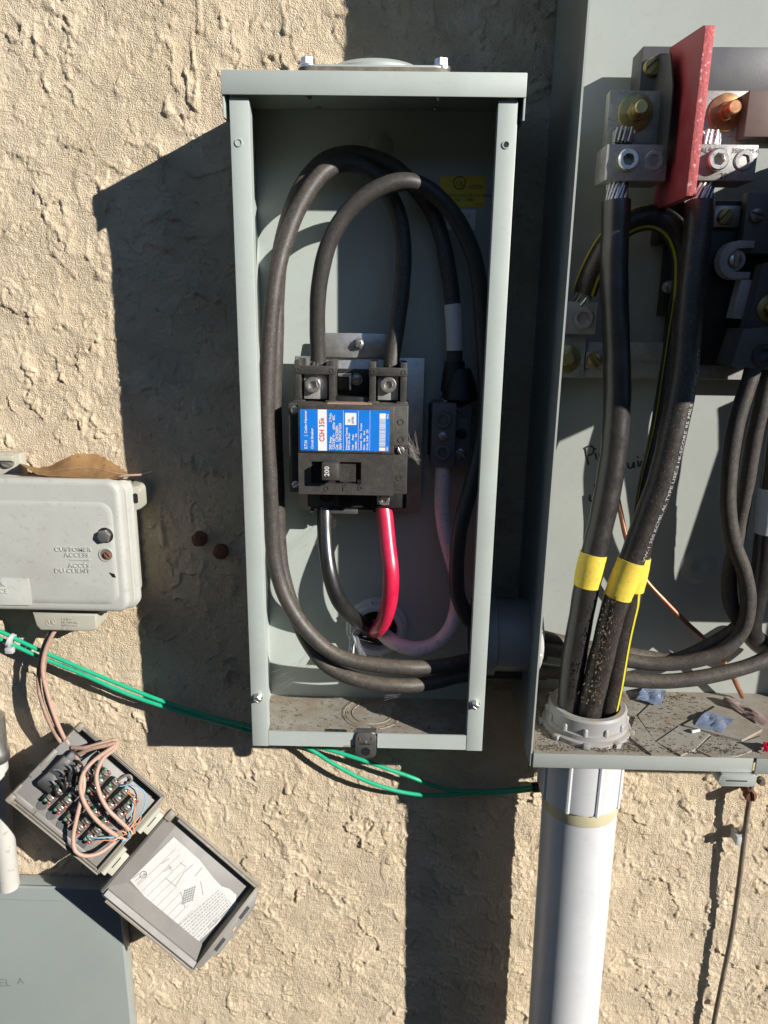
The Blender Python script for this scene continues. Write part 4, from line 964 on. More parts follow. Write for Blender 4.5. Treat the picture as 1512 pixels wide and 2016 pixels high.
# ================================================================== CONDUITS
# nipple between the boxes
n0, n1 = at(1000, 1206, nip_y - .030), at(1000, 1352, nip_y - .030)
nz = (n0.z + n1.z) / 2 + .002; nr = (n0.z - n1.z) / 2 * .94; nc = Vector((0, nip_y, nz))
NP = thing('conduit_nipple', 'short fat grey plastic conduit joining the two steel boxes', 'conduit', (.23, nip_y, nz - nr))
b = BM(); add_lathe(b, (W - .004, nip_y, nz), (1, 0, 0), [(nr, 0), (nr, X2 - W + .006)], 48, close=False); obj('pipe', b, 'pvc_fitting', NP)
b = BM(); add_lathe(b, (W + .0005, nip_y, nz), (1, 0, 0), [(nr + .0002, 0), (nr + .004, .0004), (nr + .004, .010), (nr + .0002, .011)], 48); obj('collar', b, 'pvc_fitting', NP)
b = BM(); add_lathe(b, (X2 + .0022, nip_y, nz), (1, 0, 0), [(nr * .88, 0), (nr + .002, .0002), (nr + .002, .008), (nr - .001, .0102), (nr * .80, .0102), (nr * .80, 0)], 48, close=False)
for k in range(10):
    a = 2 * math.pi * k / 10 + .1; add_lathe(b, (X2 + .0022, nip_y + (nr + .0015) * math.cos(a), nz + (nr + .0015) * math.sin(a)), (1, 0, 0), [(.0018, .0002), (.0018, .0075), (.001, .0085)], 8)
obj('bushing', b, 'white_pvc', NP)
b = BM(); add_lathe(b, (W - TH - .0085, nip_y, nz), (1, 0, 0), [(nr * .80, 0), (nr - .001, 0), (nr + .001, .002), (nr + .001, .0080), (nr * .8, .0080)], 48, close=False); obj('bushing', b, 'pvc_fitting', NP)
# riser below the meter box
ry = -.074
ra, rb_ = at(1065, 1575, ry), at(1212, 1572, ry); rc = (ra.x + rb_.x) / 2; rrad = (rb_.x - ra.x) / 2 * .985
CD = thing('conduit_riser', 'long fat light grey plastic conduit rising from below into the meter box', 'conduit', (rc, ry, -.6))
b = BM()
bot = at(1105, 2016, ry); sl_ = (bot.x - rc) / (bot.z - ra.z); dirp = Vector((sl_, 0, 1)).normalized()
top = Vector((rc, ry, Z2 - .004))
add_lathe(b, top - dirp * .62, dirp, [(rrad, 0), (rrad, .618)], 64, close=False); obj('pipe', b, 'pvc', CD)
cz0 = at(1140, 1557, ry).z
b = BM(); add_lathe(b, (rc, ry, cz0), (0, 0, 1), [(rrad + .0002, 0), (rrad + .0028, .0003), (rrad + .0034, .004), (rrad + .0034, Z2 - .0012 - cz0)], 64, close=False)
for k in range(9):
    a = 2 * math.pi * k / 9 + .0; cx, cy = rc + (rrad + .0030) * math.cos(a), ry + (rrad + .0030) * math.sin(a)
    add_lathe(b, (cx, cy, cz0 - .002), (0, 0, 1), [(.0022, .0024), (.0022, Z2 + .0006 - cz0)], 8)
obj('threaded_adapter', b, 'pvc', CD)
gz = at(1140, 1580, ry).z
b = BM(); F_ = 64
add_lathe(b, (rc + sl_ * (gz - Z2), ry, gz), dirp, [(rrad + .0001, -.001), (rrad + .0006, .0004), (rrad + .0006, cz0 - gz - .0006)], 64, close=False); obj('glue_band', b, 'pvc_glue', CD)
# locknut and bushing above the floor
br_ = rrad * .97
b = BM(); add_lathe(b, (rc, ry, FZ + .0002), (0, 0, 1), [(br_ + .006, 0), (br_ + .006, .004), (br_ + .003, .0052), (br_, .0052)], 60, close=False)
for k in range(9):
    a = 2 * math.pi * k / 9 + .3; t_ = BM(); add_box(t_, -.003, .003, -.003, .003, 0, .0046, .0006)
    xf(t_, Matrix.Translation((rc + (br_ + .0062) * math.cos(a), ry + (br_ + .0062) * math.sin(a), FZ + .0003)) @ Matrix.Rotation(a, 4, 'Z')); merge(b, t_)
obj('locknut', b, 'pvc_fitting', CD)
b = BM(); add_lathe(b, (rc, ry, FZ + .0056), (0, 0, 1), [(br_ + .003, 0), (br_ + .0030, .004), (br_ + .0012, .0048), (br_ + .0012, .0165), (br_ - .0005, .0185), (br_ - .0050, .0185), (br_ - .0062, .0165), (br_ - .0062, -.004)], 60, close=False)
for k in range(12):
    a = 2 * math.pi * k / 12 + .25; add_lathe(b, (rc + (br_ + .0012) * math.cos(a), ry + (br_ + .0012) * math.sin(a), FZ + .009), (0, 0, 1), [(.0022, 0), (.0022, .0062), (.0012, .0075)], 8)
obj('bushing', b, 'pvc_fitting', CD)
b = BM(); add_lathe(b, (rc, ry, FZ + .001), (0, 0, 1), [(br_ - .0062, 0), (br_ - .0063, .0006)], 40); obj('bore', b, 'black_tape', CD)

# ================================================================== LITTER ON THE METER BOX FLOOR
def crumple(name, label, pts, m, h, cat, group=None, n=9):
    P = [atz(px, py, FZ + .002) for px, py in pts]; q = random.Random(len(label)); bm = BM()
    g = []
    for i in range(n):
        row = []
        for j in range(n):
            u, v = i / (n - 1), j / (n - 1); p = P[0].lerp(P[1], u).lerp(P[3].lerp(P[2], u), v)
            row.append(bm.verts.new(p + Vector((q.uniform(-.0008, .0008), q.uniform(-.0008, .0008), h * (.35 + .65 * abs(math.sin(u * 5 + v * 3))) * (1 - (2 * v - 1) ** 2 * .7) + q.uniform(0, .0012)))))
        g.append(row)
    for i in range(n - 1):
        for j in range(n - 1): bm.faces.new((g[i][j], g[i + 1][j], g[i + 1][j + 1], g[i][j + 1]))
    r = bmesh.ops.solidify(bm, geom=bm.faces[:], thickness=.0005)
    return tag(obj(name, bm, m, ang=25), label, cat, group)
crumple('plastic_scrap', 'crumpled pale blue plastic scrap beside the floor bushing', ((1254, 1378), (1300, 1392), (1312, 1362), (1268, 1354)), 'blue_gel', .003, 'scrap')
crumple('plastic_scrap', 'crumpled pale blue plastic scrap in the middle of the meter box floor', ((1366, 1430), (1420, 1444), (1446, 1420), (1392, 1402)), 'blue_gel', .003, 'scrap')
crumple('paper_scrap', 'torn pinkish paper strip at the right of the meter box floor', ((1418, 1382), (1500, 1432), (1530, 1424), (1440, 1378)), 'pink_paper', .005, 'scrap')
crumple('red_scrap', 'small red plastic scrap at the right edge of the meter box floor', ((1500, 1482), (1530, 1490), (1535, 1470), (1504, 1466)), 'red_jacket', .006, 'scrap')
p = atz(1370, 1444, FZ + .002); b = BM(); add_lathe(b, (p.x - .004, p.y, FZ + .0036), (1, .25, .1), [(.0014, 0), (.0014, .008)], 12); tag(obj('wire_offcut', b, 'white_tape'), 'tiny white insulation offcut beside the blue scrap', 'offcut')
bm = BM(); q = random.Random(21)
def litter(x0, x1, y0, y1, z, n, dens):
    for i in range(n):
        x, y = q.uniform(x0, x1), q.uniform(y0, y1)
        if dens(x, y) < q.random(): continue
        l = q.uniform(.0006, .0022); a = q.uniform(0, 6.28); wd = q.uniform(.0003, .0008); d = Vector((math.cos(a), math.sin(a), q.uniform(-.3, .6))) * l; s = Vector((-math.sin(a), math.cos(a), 0)) * wd
        p = Vector((x, y, z + q.uniform(.0003, .0012)))
        vs = [bm.verts.new(p + d + s * .3), bm.verts.new(p + s + Vector((0, 0, .0004))), bm.verts.new(p - d), bm.verts.new(p - s)]
        bm.faces.new(vs)
litter(X2 + .003, .44, -.119, -.012, FZ + .001, 3600, lambda x, y: .18 + .8 * math.exp(-((math.hypot(x - rc, y - ry) - .043) / .010) ** 2) + .9 * math.exp(-((y + .117) / .010) ** 2) + .5 * math.exp(-((y + .015) / .012) ** 2))
tag(obj('floor_litter', bm, 'debris', smooth=False), 'brown leaf crumbs and dirt on the meter box floor', 'litter', kind='stuff')
bm = BM()
litter(.004, W - .004, -.09, -.008, TH, 900, lambda x, y: .25 + .6 * math.exp(-((y + .088) / .010) ** 2) + .5 * math.exp(-((math.hypot(x - kc.x, y - kc.y) - .030) / .004) ** 2))
tag(obj('floor_litter', bm, 'debris', smooth=False), 'brown dirt crumbs on the breaker box floor', 'litter', kind='stuff')
# dirt clinging to the riser cables
bm = BM()
for i in range(420):
    t_ = q.uniform(0, 1); px = 1213 - 52 * t_ + q.gauss(0, 7 + 5 * t_); py = 1165 + 220 * t_
    p = at(px, py, -.1005 + .004 * t_ - q.uniform(.006, .0105)); l = q.uniform(.0005, .0016)
    vs = [bm.verts.new(p + Vector((q.uniform(-1, 1) * l, q.uniform(-.4, .4) * l, q.uniform(-1, 1) * l * 1.6))) for k_ in range(3)]; bm.faces.new(vs)
tag(obj('cable_dirt', bm, 'debris', smooth=False), 'crumbs of dried mud stuck along the middle riser cable', 'dirt', kind='stuff')

# ================================================================== GREEN WIRES
gr = .0021
cable('green_wire', 'upper of the two green wires sagging across the stucco wall', path((-60, 1222, -.022), (0, 1243, -.022), (60, 1272, -.022), (130, 1303, -.022), (230, 1345, -.020), (330, 1384, -.018), (420, 1412, -.016), (500, 1432, -.014), (600, 1462, -.014), (700, 1492, -.016), (790, 1523, -.016), (890, 1556, -.012), (980, 1556, -.010), (1070, 1546, -.010), (1150, 1536, -.010), (1215, 1530, -.010)), gr, 'green_wire', cat='wire', n=12)
cable('green_wire', 'lower of the two green wires, dipping furthest below the breaker box', path((-60, 1236, -.020), (0, 1258, -.020), (70, 1290, -.020), (150, 1322, -.020), (250, 1366, -.020), (350, 1400, -.018), (430, 1422, -.014), (500, 1442, -.012), (600, 1470, -.014), (660, 1506, -.018), (720, 1537, -.020), (790, 1559, -.018), (850, 1566, -.014), (920, 1562, -.010), (1000, 1560, -.008), (1070, 1552, -.008)), gr, 'green_wire', cat='wire', n=12)
c = at(24, 1262, -.022); b = BM(); add_lathe(b, c - Vector((.003, 0, -.0015)), (.9, 0, -.42), [(.0064, 0), (.0072, .0004), (.0072, .0036), (.0064, .004)], 16); add_box(b, c.x - .004, c.x + .004, c.y - .009, c.y - .003, c.z - .010, c.z - .004, .001); tag(obj('cable_tie', b, 'grey_nylon'), 'small grey clip holding both green wires at the left', 'cable tie')
c = at(1055, 1550, -.010); b = BM(); add_lathe(b, c, (1, 0, .1), [(.0050, -.004), (.0054, -.002), (.0054, .004), (.005, .006)], 16); tag(obj('wire_clip', b, 'black_tape'), 'small black clip on the green wires beside the conduit', 'clip')

# ================================================================== TELEPHONE BOX (left)
TB = thing('telephone_box', 'grey plastic phone box reading customer access, at the left edge', 'junction box', (at(80, 1210, -.02).x, -.004, at(80, 1210, -.02).z))
PYF = -.050
x0 = at(-230, 1080, PYF).x
_, x1, z0, z1 = rect(0, 944, 244, 1207, PYF)
bx1_ = at(262, 1080, -.022).x
b = BM(); add_prism(b, rrect(x0, bx1_, z0 + .006, z1 - .010, .008), -.028, -.002, bev=.001); obj('base', b, 'phone_base', TB)
b = BM(); add_loft(b, x0 - .002, x1 + .0046, z0 - .0008, z1 - .0012, .012, [(0, -.0282), (0, -.0325), (.0006, -.0335), (.0020, -.0340), (.0022, -.0385), (.0030, -.0398)]); obj('cover_rim', b, 'phone_plastic', TB)
b = BM(); add_loft(b, x0, x1, z0 + .001, z1, .012, [(0, -.0399), (0, PYF + .0050), (.0006, PYF + .0028), (.0020, PYF + .0010), (.0040, PYF + .0002), (.0060, PYF)]); cv = obj('cover', b, 'phone_plastic', TB)
ix0, ix1, iz0, iz1 = rect(-200, 985, 228, 1186, PYF)
b = BM(); add_loft(b, ix0, ix1, iz0, iz1, .012, [(0, PYF + .0005), (.0003, PYF - .0002), (.0020, PYF - .0010), (.0050, PYF - .0014)]); obj('cover_panel', b, 'phone_plastic', cv)
TYF = PYF - .0015
for s_, px, py in (('CUSTOMER', 108, 1085), ('ACCESS', 127, 1096), ('ACCES', 135, 1117), ('DU CLIENT', 108, 1127)):
    text('raised_word', s_, at(px, py, TYF), X + Z * .012, Z, .0056, 'phone_plastic', cv, ext=.0006, stretch=1.18, bold=.0001)
b = BM(); a_, c_ = at(138, 1102, TYF), at(174, 1102, TYF); add_box(b, a_.x, c_.x, TYF - .0005, TYF + .0001, a_.z - .0003, a_.z + .0003)
add_prism(b, [(c_.x, a_.z - .0012), (c_.x + .003, a_.z), (c_.x, a_.z + .0012)], TYF - .0005, TYF + .0001); obj('raised_arrow', b, 'phone_plastic', cv)
qx0, qx1, qz0, qz1 = rect(-120, 1137, 60, 1190, TYF)
b = BM(); add_prism(b, rrect(qx0, qx1, qz0, qz1, .002), TYF - .0004, TYF + .0003, bev=.0003); obj('raised_plaque', b, 'phone_plastic', cv)
for s_, px, py in (('NETWORK', 11, 1154), ('INTERFACE', 17, 1168)):
    text('raised_word', s_, at(px, py, TYF - .0004), X + Z * .012, Z, .0062, 'phone_plastic', cv, ext=.0006, align='RIGHT', stretch=1.1)
c = at(207, 1054, TYF); b = BM(); add_lathe(b, (c.x, TYF + .0002, c.z), (0, -1, 0), [(.0074, 0), (.0073, .0004), (.0064, .0004), (.0062, .0002)], 28); hs = obj('bolt_seat', b, 'black_tape', cv)
b = BM(); hex_bolt(b, (c.x, TYF - .0002, c.z), .0060, .0032, 0, roll=.2); obj('bolt', b, 'bright_screw', cv)
c = at(209, 1092, TYF); b = BM(); add_lathe(b, (c.x, TYF + .0002, c.z), (0, -1, 0), [(.0066, 0), (.0065, .0009), (.0056, .0009), (.0054, .0002)], 28, close=False); obj('screw_well_rim', b, 'phone_plastic', cv)
b = BM(); add_lathe(b, (c.x, TYF - .0001, c.z), (0, -1, 0), [(.0055, 0), (.0055, .0002)], 28); obj('screw_well', b, 'weathered_rod', cv)
b = BM(); slot_screw(b, (c.x + .0012, TYF - .0001, c.z), .0032, .002, .9); obj('well_screw', b, 'rust', cv)
b = BM(); P = [at(px, py, TYF) for px, py in ((215, 1127), (225, 1130), (228, 1137), (222, 1136))]; add_prism(b, [(p.x, p.z) for p in P], TYF - .0003, TYF + .0004); obj('drain_notch', b, 'black_tape', cv)
b = BM(); P = [at(px, py, PYF + .006) for px, py in ((240, 1064), (246, 1064), (246, 1100), (240, 1102))]; add_prism(b, [(p.x, p.z) for p in P], -.0440, -.036, bev=.0006); obj('catch', b, 'phone_plastic', cv)
x0e, x1e, z0e, z1e = rect(244, 956, 281, 1002, -.026)
b = BM(); add_prism(b, rrect(x0e, x1e, z0e, z1e, .005), -.030, -.003, bev=.0012); er = obj('mounting_ear', b, 'phone_base', TB)
c = at(267, 981, -.030); b = BM(); add_prism(b, rrect(c.x - .0022, c.x + .0022, c.z - .0048, c.z + .0048, .002), -.0304, -.0298); obj('slot', b, 'black_tape', er)
xa, xb2, za, zb2 = rect(68, 1214, 193, 1241, -.036)
b = BM(); add_prism(b, [(xa, zb2 + .004), (xb2, zb2 + .004), (xb2 - .001, za + .004), (xb2 - .006, za), (xa + .006, za), (xa + .002, za + .005)], -.038, -.012, bev=.0018, seg=3); tb2 = obj('cable_flap', b, 'phone_base', TB)
c = at(100, 1225, -.0384); b = BM(); add_lathe(b, (c.x, -.0379, c.z), (0, -1, 0), [(.0048, 0), (.0048, .0005), (.0041, .0005), (.0041, 0)], 20, close=False); obj('raised_ring', b, 'phone_base', tb2)
text('raised_word', 'UL', c + Vector((-.0026, 0, -.0018)), X, Z, .0054, 'phone_base', tb2, ext=.0004)
for i, s_ in enumerate(('LISTED', 'NETWORK', 'INTERFACE', '62 ULO')): text('raised_word', s_, at(122, 1221 + 6 * i, -.0382), X, Z, .0032, 'phone_base', tb2, ext=.0003)
# bracket at the upper left
xa, xb2, za, zb2 = rect(-150, 890, 44, 934, -.012)
b = BM(); add_box(b, xa, xb2, -.016, -.003, za - .004, zb2, .0015); add_box(b, xa, xb2 - .004, -.022, -.0161, zb2 - .006, zb2 - .001, .0008); ub = obj('mounting_bracket', b, 'phone_base', TB)
c = at(14, 908, -.018); b = BM(); slot_screw(b, (c.x, -.016, c.z), .0066, .004, .3); obj('screw', b, 'bright_screw', ub)

# ---- dry leaf on top of it
bm = BM(); top_ = [(40, 912), (72, 921), (100, 916), (122, 905), (142, 896), (165, 893), (185, 893), (205, 900), (222, 910), (238, 922), (254, 934)]
low = [(40, 914), (72, 934), (100, 938), (122, 939), (142, 940), (165, 941), (185, 942), (205, 943), (222, 944), (238, 941), (254, 936)]
def interp(L, t):
    k = min(int(t * (len(L) - 1)), len(L) - 2); f = t * (len(L) - 1) - k; f = f * f * (3 - 2 * f) * .4 + f * .6
    return (L[k][0] + (L[k + 1][0] - L[k][0]) * f, L[k][1] + (L[k + 1][1] - L[k][1]) * f)
rows = []; ql = random.Random(3); mid = []
for i in range(41):
    t = i / 40; a_, c_ = interp(top_, t), interp(low, t); row = []
    for j in range(11):
        v = j / 10; vein = .0012 * abs(((t * 9 + abs(v - .45) * 2.2) % 1) - .5)
        yy = -.046 + .034 * v + .006 * math.sin(v * math.pi) + .003 * math.sin(i * .33) * v + .0022 * abs(v - .45) + vein
        p = at(c_[0] + (a_[0] - c_[0]) * v, c_[1] + (a_[1] - c_[1]) * v, yy) + Vector((0, 0, ql.uniform(-.0003, .0003) * (3 if j == 10 else 1)))
        row.append(bm.verts.new(p))
        if abs(v - .4) < .01: mid.append(p + Vector((0, -.0006, .0003)))
    rows.append(row)
for i in range(len(rows) - 1):
    for j in range(10): bm.faces.new((rows[i][j], rows[i + 1][j], rows[i + 1][j + 1], rows[i][j + 1]))
bmesh.ops.solidify(bm, geom=bm.faces[:], thickness=.0004)
LF = thing('dry_leaf', 'curled brown dry leaf lying on top of the phone box', 'leaf', at(150, 940, -.04))
obj('blade', bm, 'leaf_brown', LF, ang=60)
b = BM(); add_tube(b, mid[4:], lambda t: .0003 + .0004 * t, 7); obj('midrib', b, 'old_flesh_wire', LF)
b = BM(); add_tube(b, spline(path((236, 938, -.0415), (250, 936, -.042), (272, 935, -.040), (284, 934, -.039))), .0010, 8); obj('stem', b, 'flesh_wire', LF)
b = BM(); add_tube(b, spline(path((281, 934, -.039), (291, 931, -.038), (300, 928, -.037))), lambda s: .0022 - .0012 * s, 8); obj('stem_tip', b, 'black_tape', LF)

# ---- rusty anchors in the shaded wall
for i, (px, py, lb_) in enumerate(((392, 1062, 'left of the two rusty round anchor heads on the shaded wall'), (434, 1087, 'right of the two rusty round anchor heads, with a dark hole'))):
    c = at(px, py, -.003); R_ = thing('rusty_anchor', lb_, 'anchor', (c.x, 0, c.z), group='rusty anchors in the wall')
    bm = BM(); add_lathe(bm, (c.x, .002, c.z), (0, -1, 0), [(.0075, 0), (.0074, .006), (.0060, .0086), (.003, .0098), (0, .010)], 20)
    q2 = random.Random(i)
    for v_ in bm.verts: v_.co += Vector((q2.uniform(-1, 1), q2.uniform(-1, 1), q2.uniform(-1, 1))) * .0005
    obj('head', bm, 'rust', R_)
    bm = BM(); add_lathe(bm, (c.x + .003, -.0062 if i else -.0074, c.z + .003), (0, -1, 0), [(.0011, 0), (.0008, .0010)], 10); obj('hole', bm, 'black_tape', R_)

# ================================================================== GREY PANEL (lower left), WHITE PIPE
gy = -.022
gxR, gzT = at(247, 1900, gy).x, at(110, 1748, gy).z
GP = thing('utility_panel', 'plain grey steel cover panel at the lower left corner', 'panel', ((gxR - .2), -.002, -.55))
b = BM(); add_box(b, gxR - .45, gxR, gy, gy + .004, -.62, gzT, .0022, 3); dr_ = obj('cover', b, 'enamel_panel', GP)
b = BM(); add_box(b, gxR - .448, gxR - .0015, gy + .0041, -.001, -.62, gzT - .002, .001); obj('body', b, 'enamel_panel', GP)
zz = at(60, 1772, gy).z
b = BM(); add_box(b, gxR - .45, gxR - .062, gy - .0006, gy + .0003, zz - .0003, zz + .0006); obj('crease', b, 'enamel_panel', dr_)
text('marker_writing', 'EL', at(-2, 1942, gy - .0003), X + Z * .06, Z, .015, 'pencil', dr_); text('marker_writing', 'A', at(34, 1938, gy - .0003), X + Z * .06, Z, .013, 'pencil', dr_)
WP = thing('white_conduit', 'thin white plastic pipe at the left edge above the grey panel', 'pipe', at(20, 1748, -.02))
b = BM(); pa, pb_ = at(-8, 1490, -.020), at(18, 1745, -.020); add_tube(b, [pa, pa.lerp(pb_, .5), pb_], .0108, 28); obj('pipe', b, 'white_pvc', WP)
b = BM(); add_lathe(b, pa + Vector((0, 0, -.002)), (pa - pb_).normalized(), [(.0122, -.002), (.0135, 0), (.0135, .010), (.012, .013), (.012, .05)], 28); obj('coupling', b, 'galvanised', WP)

# ================================================================== TELECOM TERMINAL BOX (open)
TILT = Matrix.Rotation(math.radians(46), 4, 'Y') @ Matrix.Rotation(math.radians(-34), 4, 'X')
oc = at(174, 1571, -.049)
MT = Matrix.Translation(oc) @ TILT; MTI = MT.inverted()
TX = thing('terminal_box', 'small open tan plastic wire terminal box hanging tilted by its cables', 'terminal box', oc)
TX.rotation_euler = TILT.to_euler()
def L_(px, py, d=0.0):                           # photograph point on the box plane d -> box-local point
    o_ = MTI @ CAM; r_ = MTI.to_3x3() @ ray(px, py); return o_ + r_ * ((d - o_.y) / r_.y)
def wpt(px, py, d): return MT @ L_(px, py, d)
c1, c2, c3, c4 = L_(168, 1424), L_(330, 1580), L_(187, 1717), L_(20, 1567)
hxL = (c2.x + c3.x - c1.x - c4.x) / 4; hzL = (c1.z + c2.z - c3.z - c4.z) / 4
tw = .0024; BD = .018
def lbox(name, x0, x1, y0, y1, z0, z1, m, parent, bev=.0006):
    bm = BM(); add_box(bm, x0, x1, y0, y1, z0, z1, bev); return obj(name, bm, m, parent, local=True)
lbox('back', -hxL + .001, hxL - .001, BD - .002, BD, -hzL + .001, hzL - .001, 'tan_plastic', TX, .0006)
lbox('wall', hxL - tw, hxL, 0, BD - .0022, -hzL, hzL, 'tan_plastic', TX)
for s in (-1, 1):
    z_ = s * (hzL - tw / 2)
    lbox('wall', -hxL + .003, hxL - tw - .0002, 0, BD - .0022, z_ - tw / 2, z_ + tw / 2, 'tan_plastic', TX)
    lbox('rim', -hxL + .001, hxL + .0012, .0006, .0040, s * (hzL + .0002) - (.0018 if s < 0 else 0), s * (hzL + .0002) + (.0018 if s > 0 else 0), 'tan_plastic', TX)
    lbox('rim_groove', -hxL + .010, hxL - .004, -.0003, .0002, s * (hzL - .0012) - .0004, s * (hzL - .0012) + .0004, 'black_tape', TX, 0)
    lbox('corner_lug', -hxL - .001, -hxL + .006, -.001, .006, s * (hzL - .002) - .0045, s * (hzL - .002) + .0045, 'tan_plastic', TX, .0015)
for f0, f1 in ((.52, 1), (-.12, .26), (-1, -.64)):
    lbox('wall', -hxL, -hxL + tw, .003, BD - .0022, hzL * f0, hzL * f1, 'tan_plastic', TX)
lbox('wall_foot', -hxL - .0003, -hxL + tw - .0004, BD - .006, BD - .0024, -hzL * .98, hzL * .98, 'tan_plastic', TX)
lbox('rim', hxL + .0001, hxL + .0018, .0006, .0040, -hzL, hzL, 'tan_plastic', TX)
pan = lbox('inner_panel', -hxL + .0005, hxL - tw - .0008, .0060, .0080, -hzL + tw + .0003, hzL - tw - .006, 'tan_inside', TX, .0005)
lbox('panel_step', -hxL + .030, hxL - .012, .0046, .0059, -hzL + tw + .0005, -hzL + tw + .0050, 'tan_inside', pan)
lbox('panel_step', -hxL + .002, -hxL + .026, .0040, .0059, -hzL + tw + .0005, -hzL + tw + .0060, 'tan_inside', pan)
lbox('panel_step', -hxL - .0005, -hxL + .0042, .0036, .0059, -hzL * .42, hzL * .30, 'tan_inside', pan)
lbox('slot', -hxL + .0008, -hxL + .0026, .0032, .0037, -hzL * .14, hzL * .02, 'weathered_rod', pan)
# terminals: two rows of clear blocks with coloured pegs and wire clips
def terminal(xc, zc, wobble):
    M_ = Matrix.Translation((xc, 0, zc)) @ Matrix.Rotation(wobble, 4, 'Y')
    def ob(name, bm, m, par): xf(bm, M_); return obj(name, bm, m, par, local=True)
    bm = BM(); add_box(bm, -.0056, .0056, -.0010, .0059, -.0130, .0130, .0012)
    for z_ in (-.0090, .0, .0090): add_box(bm, -.0046, .0046, -.0046, -.0012, z_ - .0036, z_ + .0036, .0011)
    t_ = ob('terminal', bm, 'clear_plastic', TX)
    for j, (z_, x_, m_) in enumerate(((-.0122, -.0026, 'peg_green'), (-.0122, .0022, 'peg_red'), (-.0046, .0028, 'peg_red'), (.0048, -.0026, 'peg_green'), (.0122, .0022, 'peg_red'), (.0122, -.0026, 'peg_green'))):
        bm = BM(); add_box(bm, x_ - .0017, x_ + .0017, -.0052, .001, z_ - .0014, z_ + .0014, .0006); ob('peg', bm, m_, t_)
    for z_ in (-.0090, .0, .0090):
        bm = BM(); add_tube(bm, [Vector((.0034 * math.cos(a), -.0048 - .0024 * math.sin(a), z_)) for a in [math.pi * i / 8 for i in range(9)]], .0007, 6); ob('clip', bm, 'strand', t_)
    bm = BM(); add_prism(bm, circ(0, -.0185, .0050, 16), .0050, .0058); ob('peg_hole', bm, 'grey_black', pan)
qr = random.Random(5)
ra0, ra1 = L_(112, 1557, 0), L_(190, 1634, 0); rb0, rb1 = L_(176, 1520, 0), L_(248, 1590, 0)
for k_ in range(5):
    p = ra0.lerp(ra1, k_ / 4); terminal(p.x, p.z, qr.uniform(-.08, .08))
for k_ in range(5):
    p = rb0.lerp(rb1, k_ / 4); terminal(p.x, p.z, qr.uniform(-.08, .08))
# black gel-filled module with its steel clips
for (a_, c_, e_, f_) in ((96, 1538, .012, .008), (122, 1512, .016, .009), (140, 1496, .012, .007), (146, 1530, .007, .006)):
    p = L_(a_, c_, 0); bm = BM(); add_box(bm, p.x - f_, p.x + f_, -.0055, .0059, p.z - e_ * .7, p.z + e_ * .7, .002)
    for v_ in bm.verts: v_.co += Vector((qr.uniform(-1, 1), qr.uniform(-1, 1), qr.uniform(-1, 1))) * .0009
    obj('black_module', bm, 'black_tape', TX, local=True)
for (a_, c_, tlt) in ((103, 1540, .2), (118, 1520, .7), (128, 1536, -.3), (134, 1510, .4)):
    p = L_(a_, c_, -.007); bm = BM(); add_tube(bm, spline([p + Vector((-.006, .002, -.002)), p + Vector((-.002, -.003, .001)), p + Vector((.003, -.003, .002 * tlt)), p + Vector((.006, .001, -.004 * tlt))], .001), .0010, 7); obj('module_clip', bm, 'strand', TX, local=True)
for k_ in range(6):
    p = L_(100 + k_ * 9, 1548 - k_ * 10, -.005); bm = BM()
    add_tube(bm, spline([p, p + Vector((.004, -.006, .003)), p + Vector((.010, -.004, qr.uniform(-.006, .004))), p + Vector((.014, .003, qr.uniform(-.008, .002)))], .0015), .0014, 8); obj('black_loop', bm, 'black_tape', TX, local=True)
# moulded hook on the panel
hk = L_(249, 1532, .004); bm = BM(); add_tube(bm, spline([Vector((hk.x - .005, .0055, hk.z - .006)), Vector((hk.x - .003, .002, hk.z + .001)), Vector((hk.x, .001, hk.z + .004)), Vector((hk.x + .004, .001, hk.z + .003)), Vector((hk.x + .005, .0015, hk.z - .001)), Vector((hk.x + .003, .002, hk.z - .003))], .001), .0014, 8); obj('hook', bm, 'tan_inside', TX, local=True)
# hinge knuckles and the lid
for zc in (-hzL * .62, hzL * .45):
    bm = BM(); add_tube(bm, [Vector((hxL + .0045, .003, zc - .015)), Vector((hxL + .0045, .003, zc)), Vector((hxL + .0045, .003, zc + .015))], .0034, 14)
    add_box(bm, hxL + .0015, hxL + .014, .0022, .0065, zc - .012, zc + .012, .0008); hg = obj('hinge', bm, 'phone_base', TX, local=True)
    bm = BM(); add_box(bm, hxL + .0060, hxL + .0084, .0010, .0026, zc - .0058, zc + .0058); obj('hinge_slot', bm, 'black_tape', hg, local=True)
l1, l2, l3, l4 = L_(352, 1592, -.002), L_(512, 1770, -.002), L_(368, 1921, -.002), L_(207, 1733, -.002)
lx0 = (l1.x + l4.x) / 2; lx1 = (l2.x + l3.x) / 2; lzt = (l1.z + l2.z) / 2; lzb = (l3.z + l4.z) / 2
lx1 += .008; lzb -= .003
LYb = .0115                                                 # lid floor behind its rim
LD = lbox('lid', lx0 + .001, lx1 - .014, LYb, LYb + .0022, lzb + .001, lzt - .001, 'tan_inside', TX, .0006)
lbox('lid_wall', lx0 + .012, lx1 - .0142, -.003, LYb - .0002, lzt - .0026, lzt, 'tan_plastic', LD, .0008)
lbox('lid_wall', lx1 - .014, lx1 - .0115, -.003, LYb + .0018, lzb + .001, lzt - .001, 'tan_plastic', LD, .0008)
lbox('lid_flange', lx0 + .009, lx1 - .0100, -.0008, .0030, lzt + .0001, lzt + .0032, 'tan_plastic', LD, .0006)
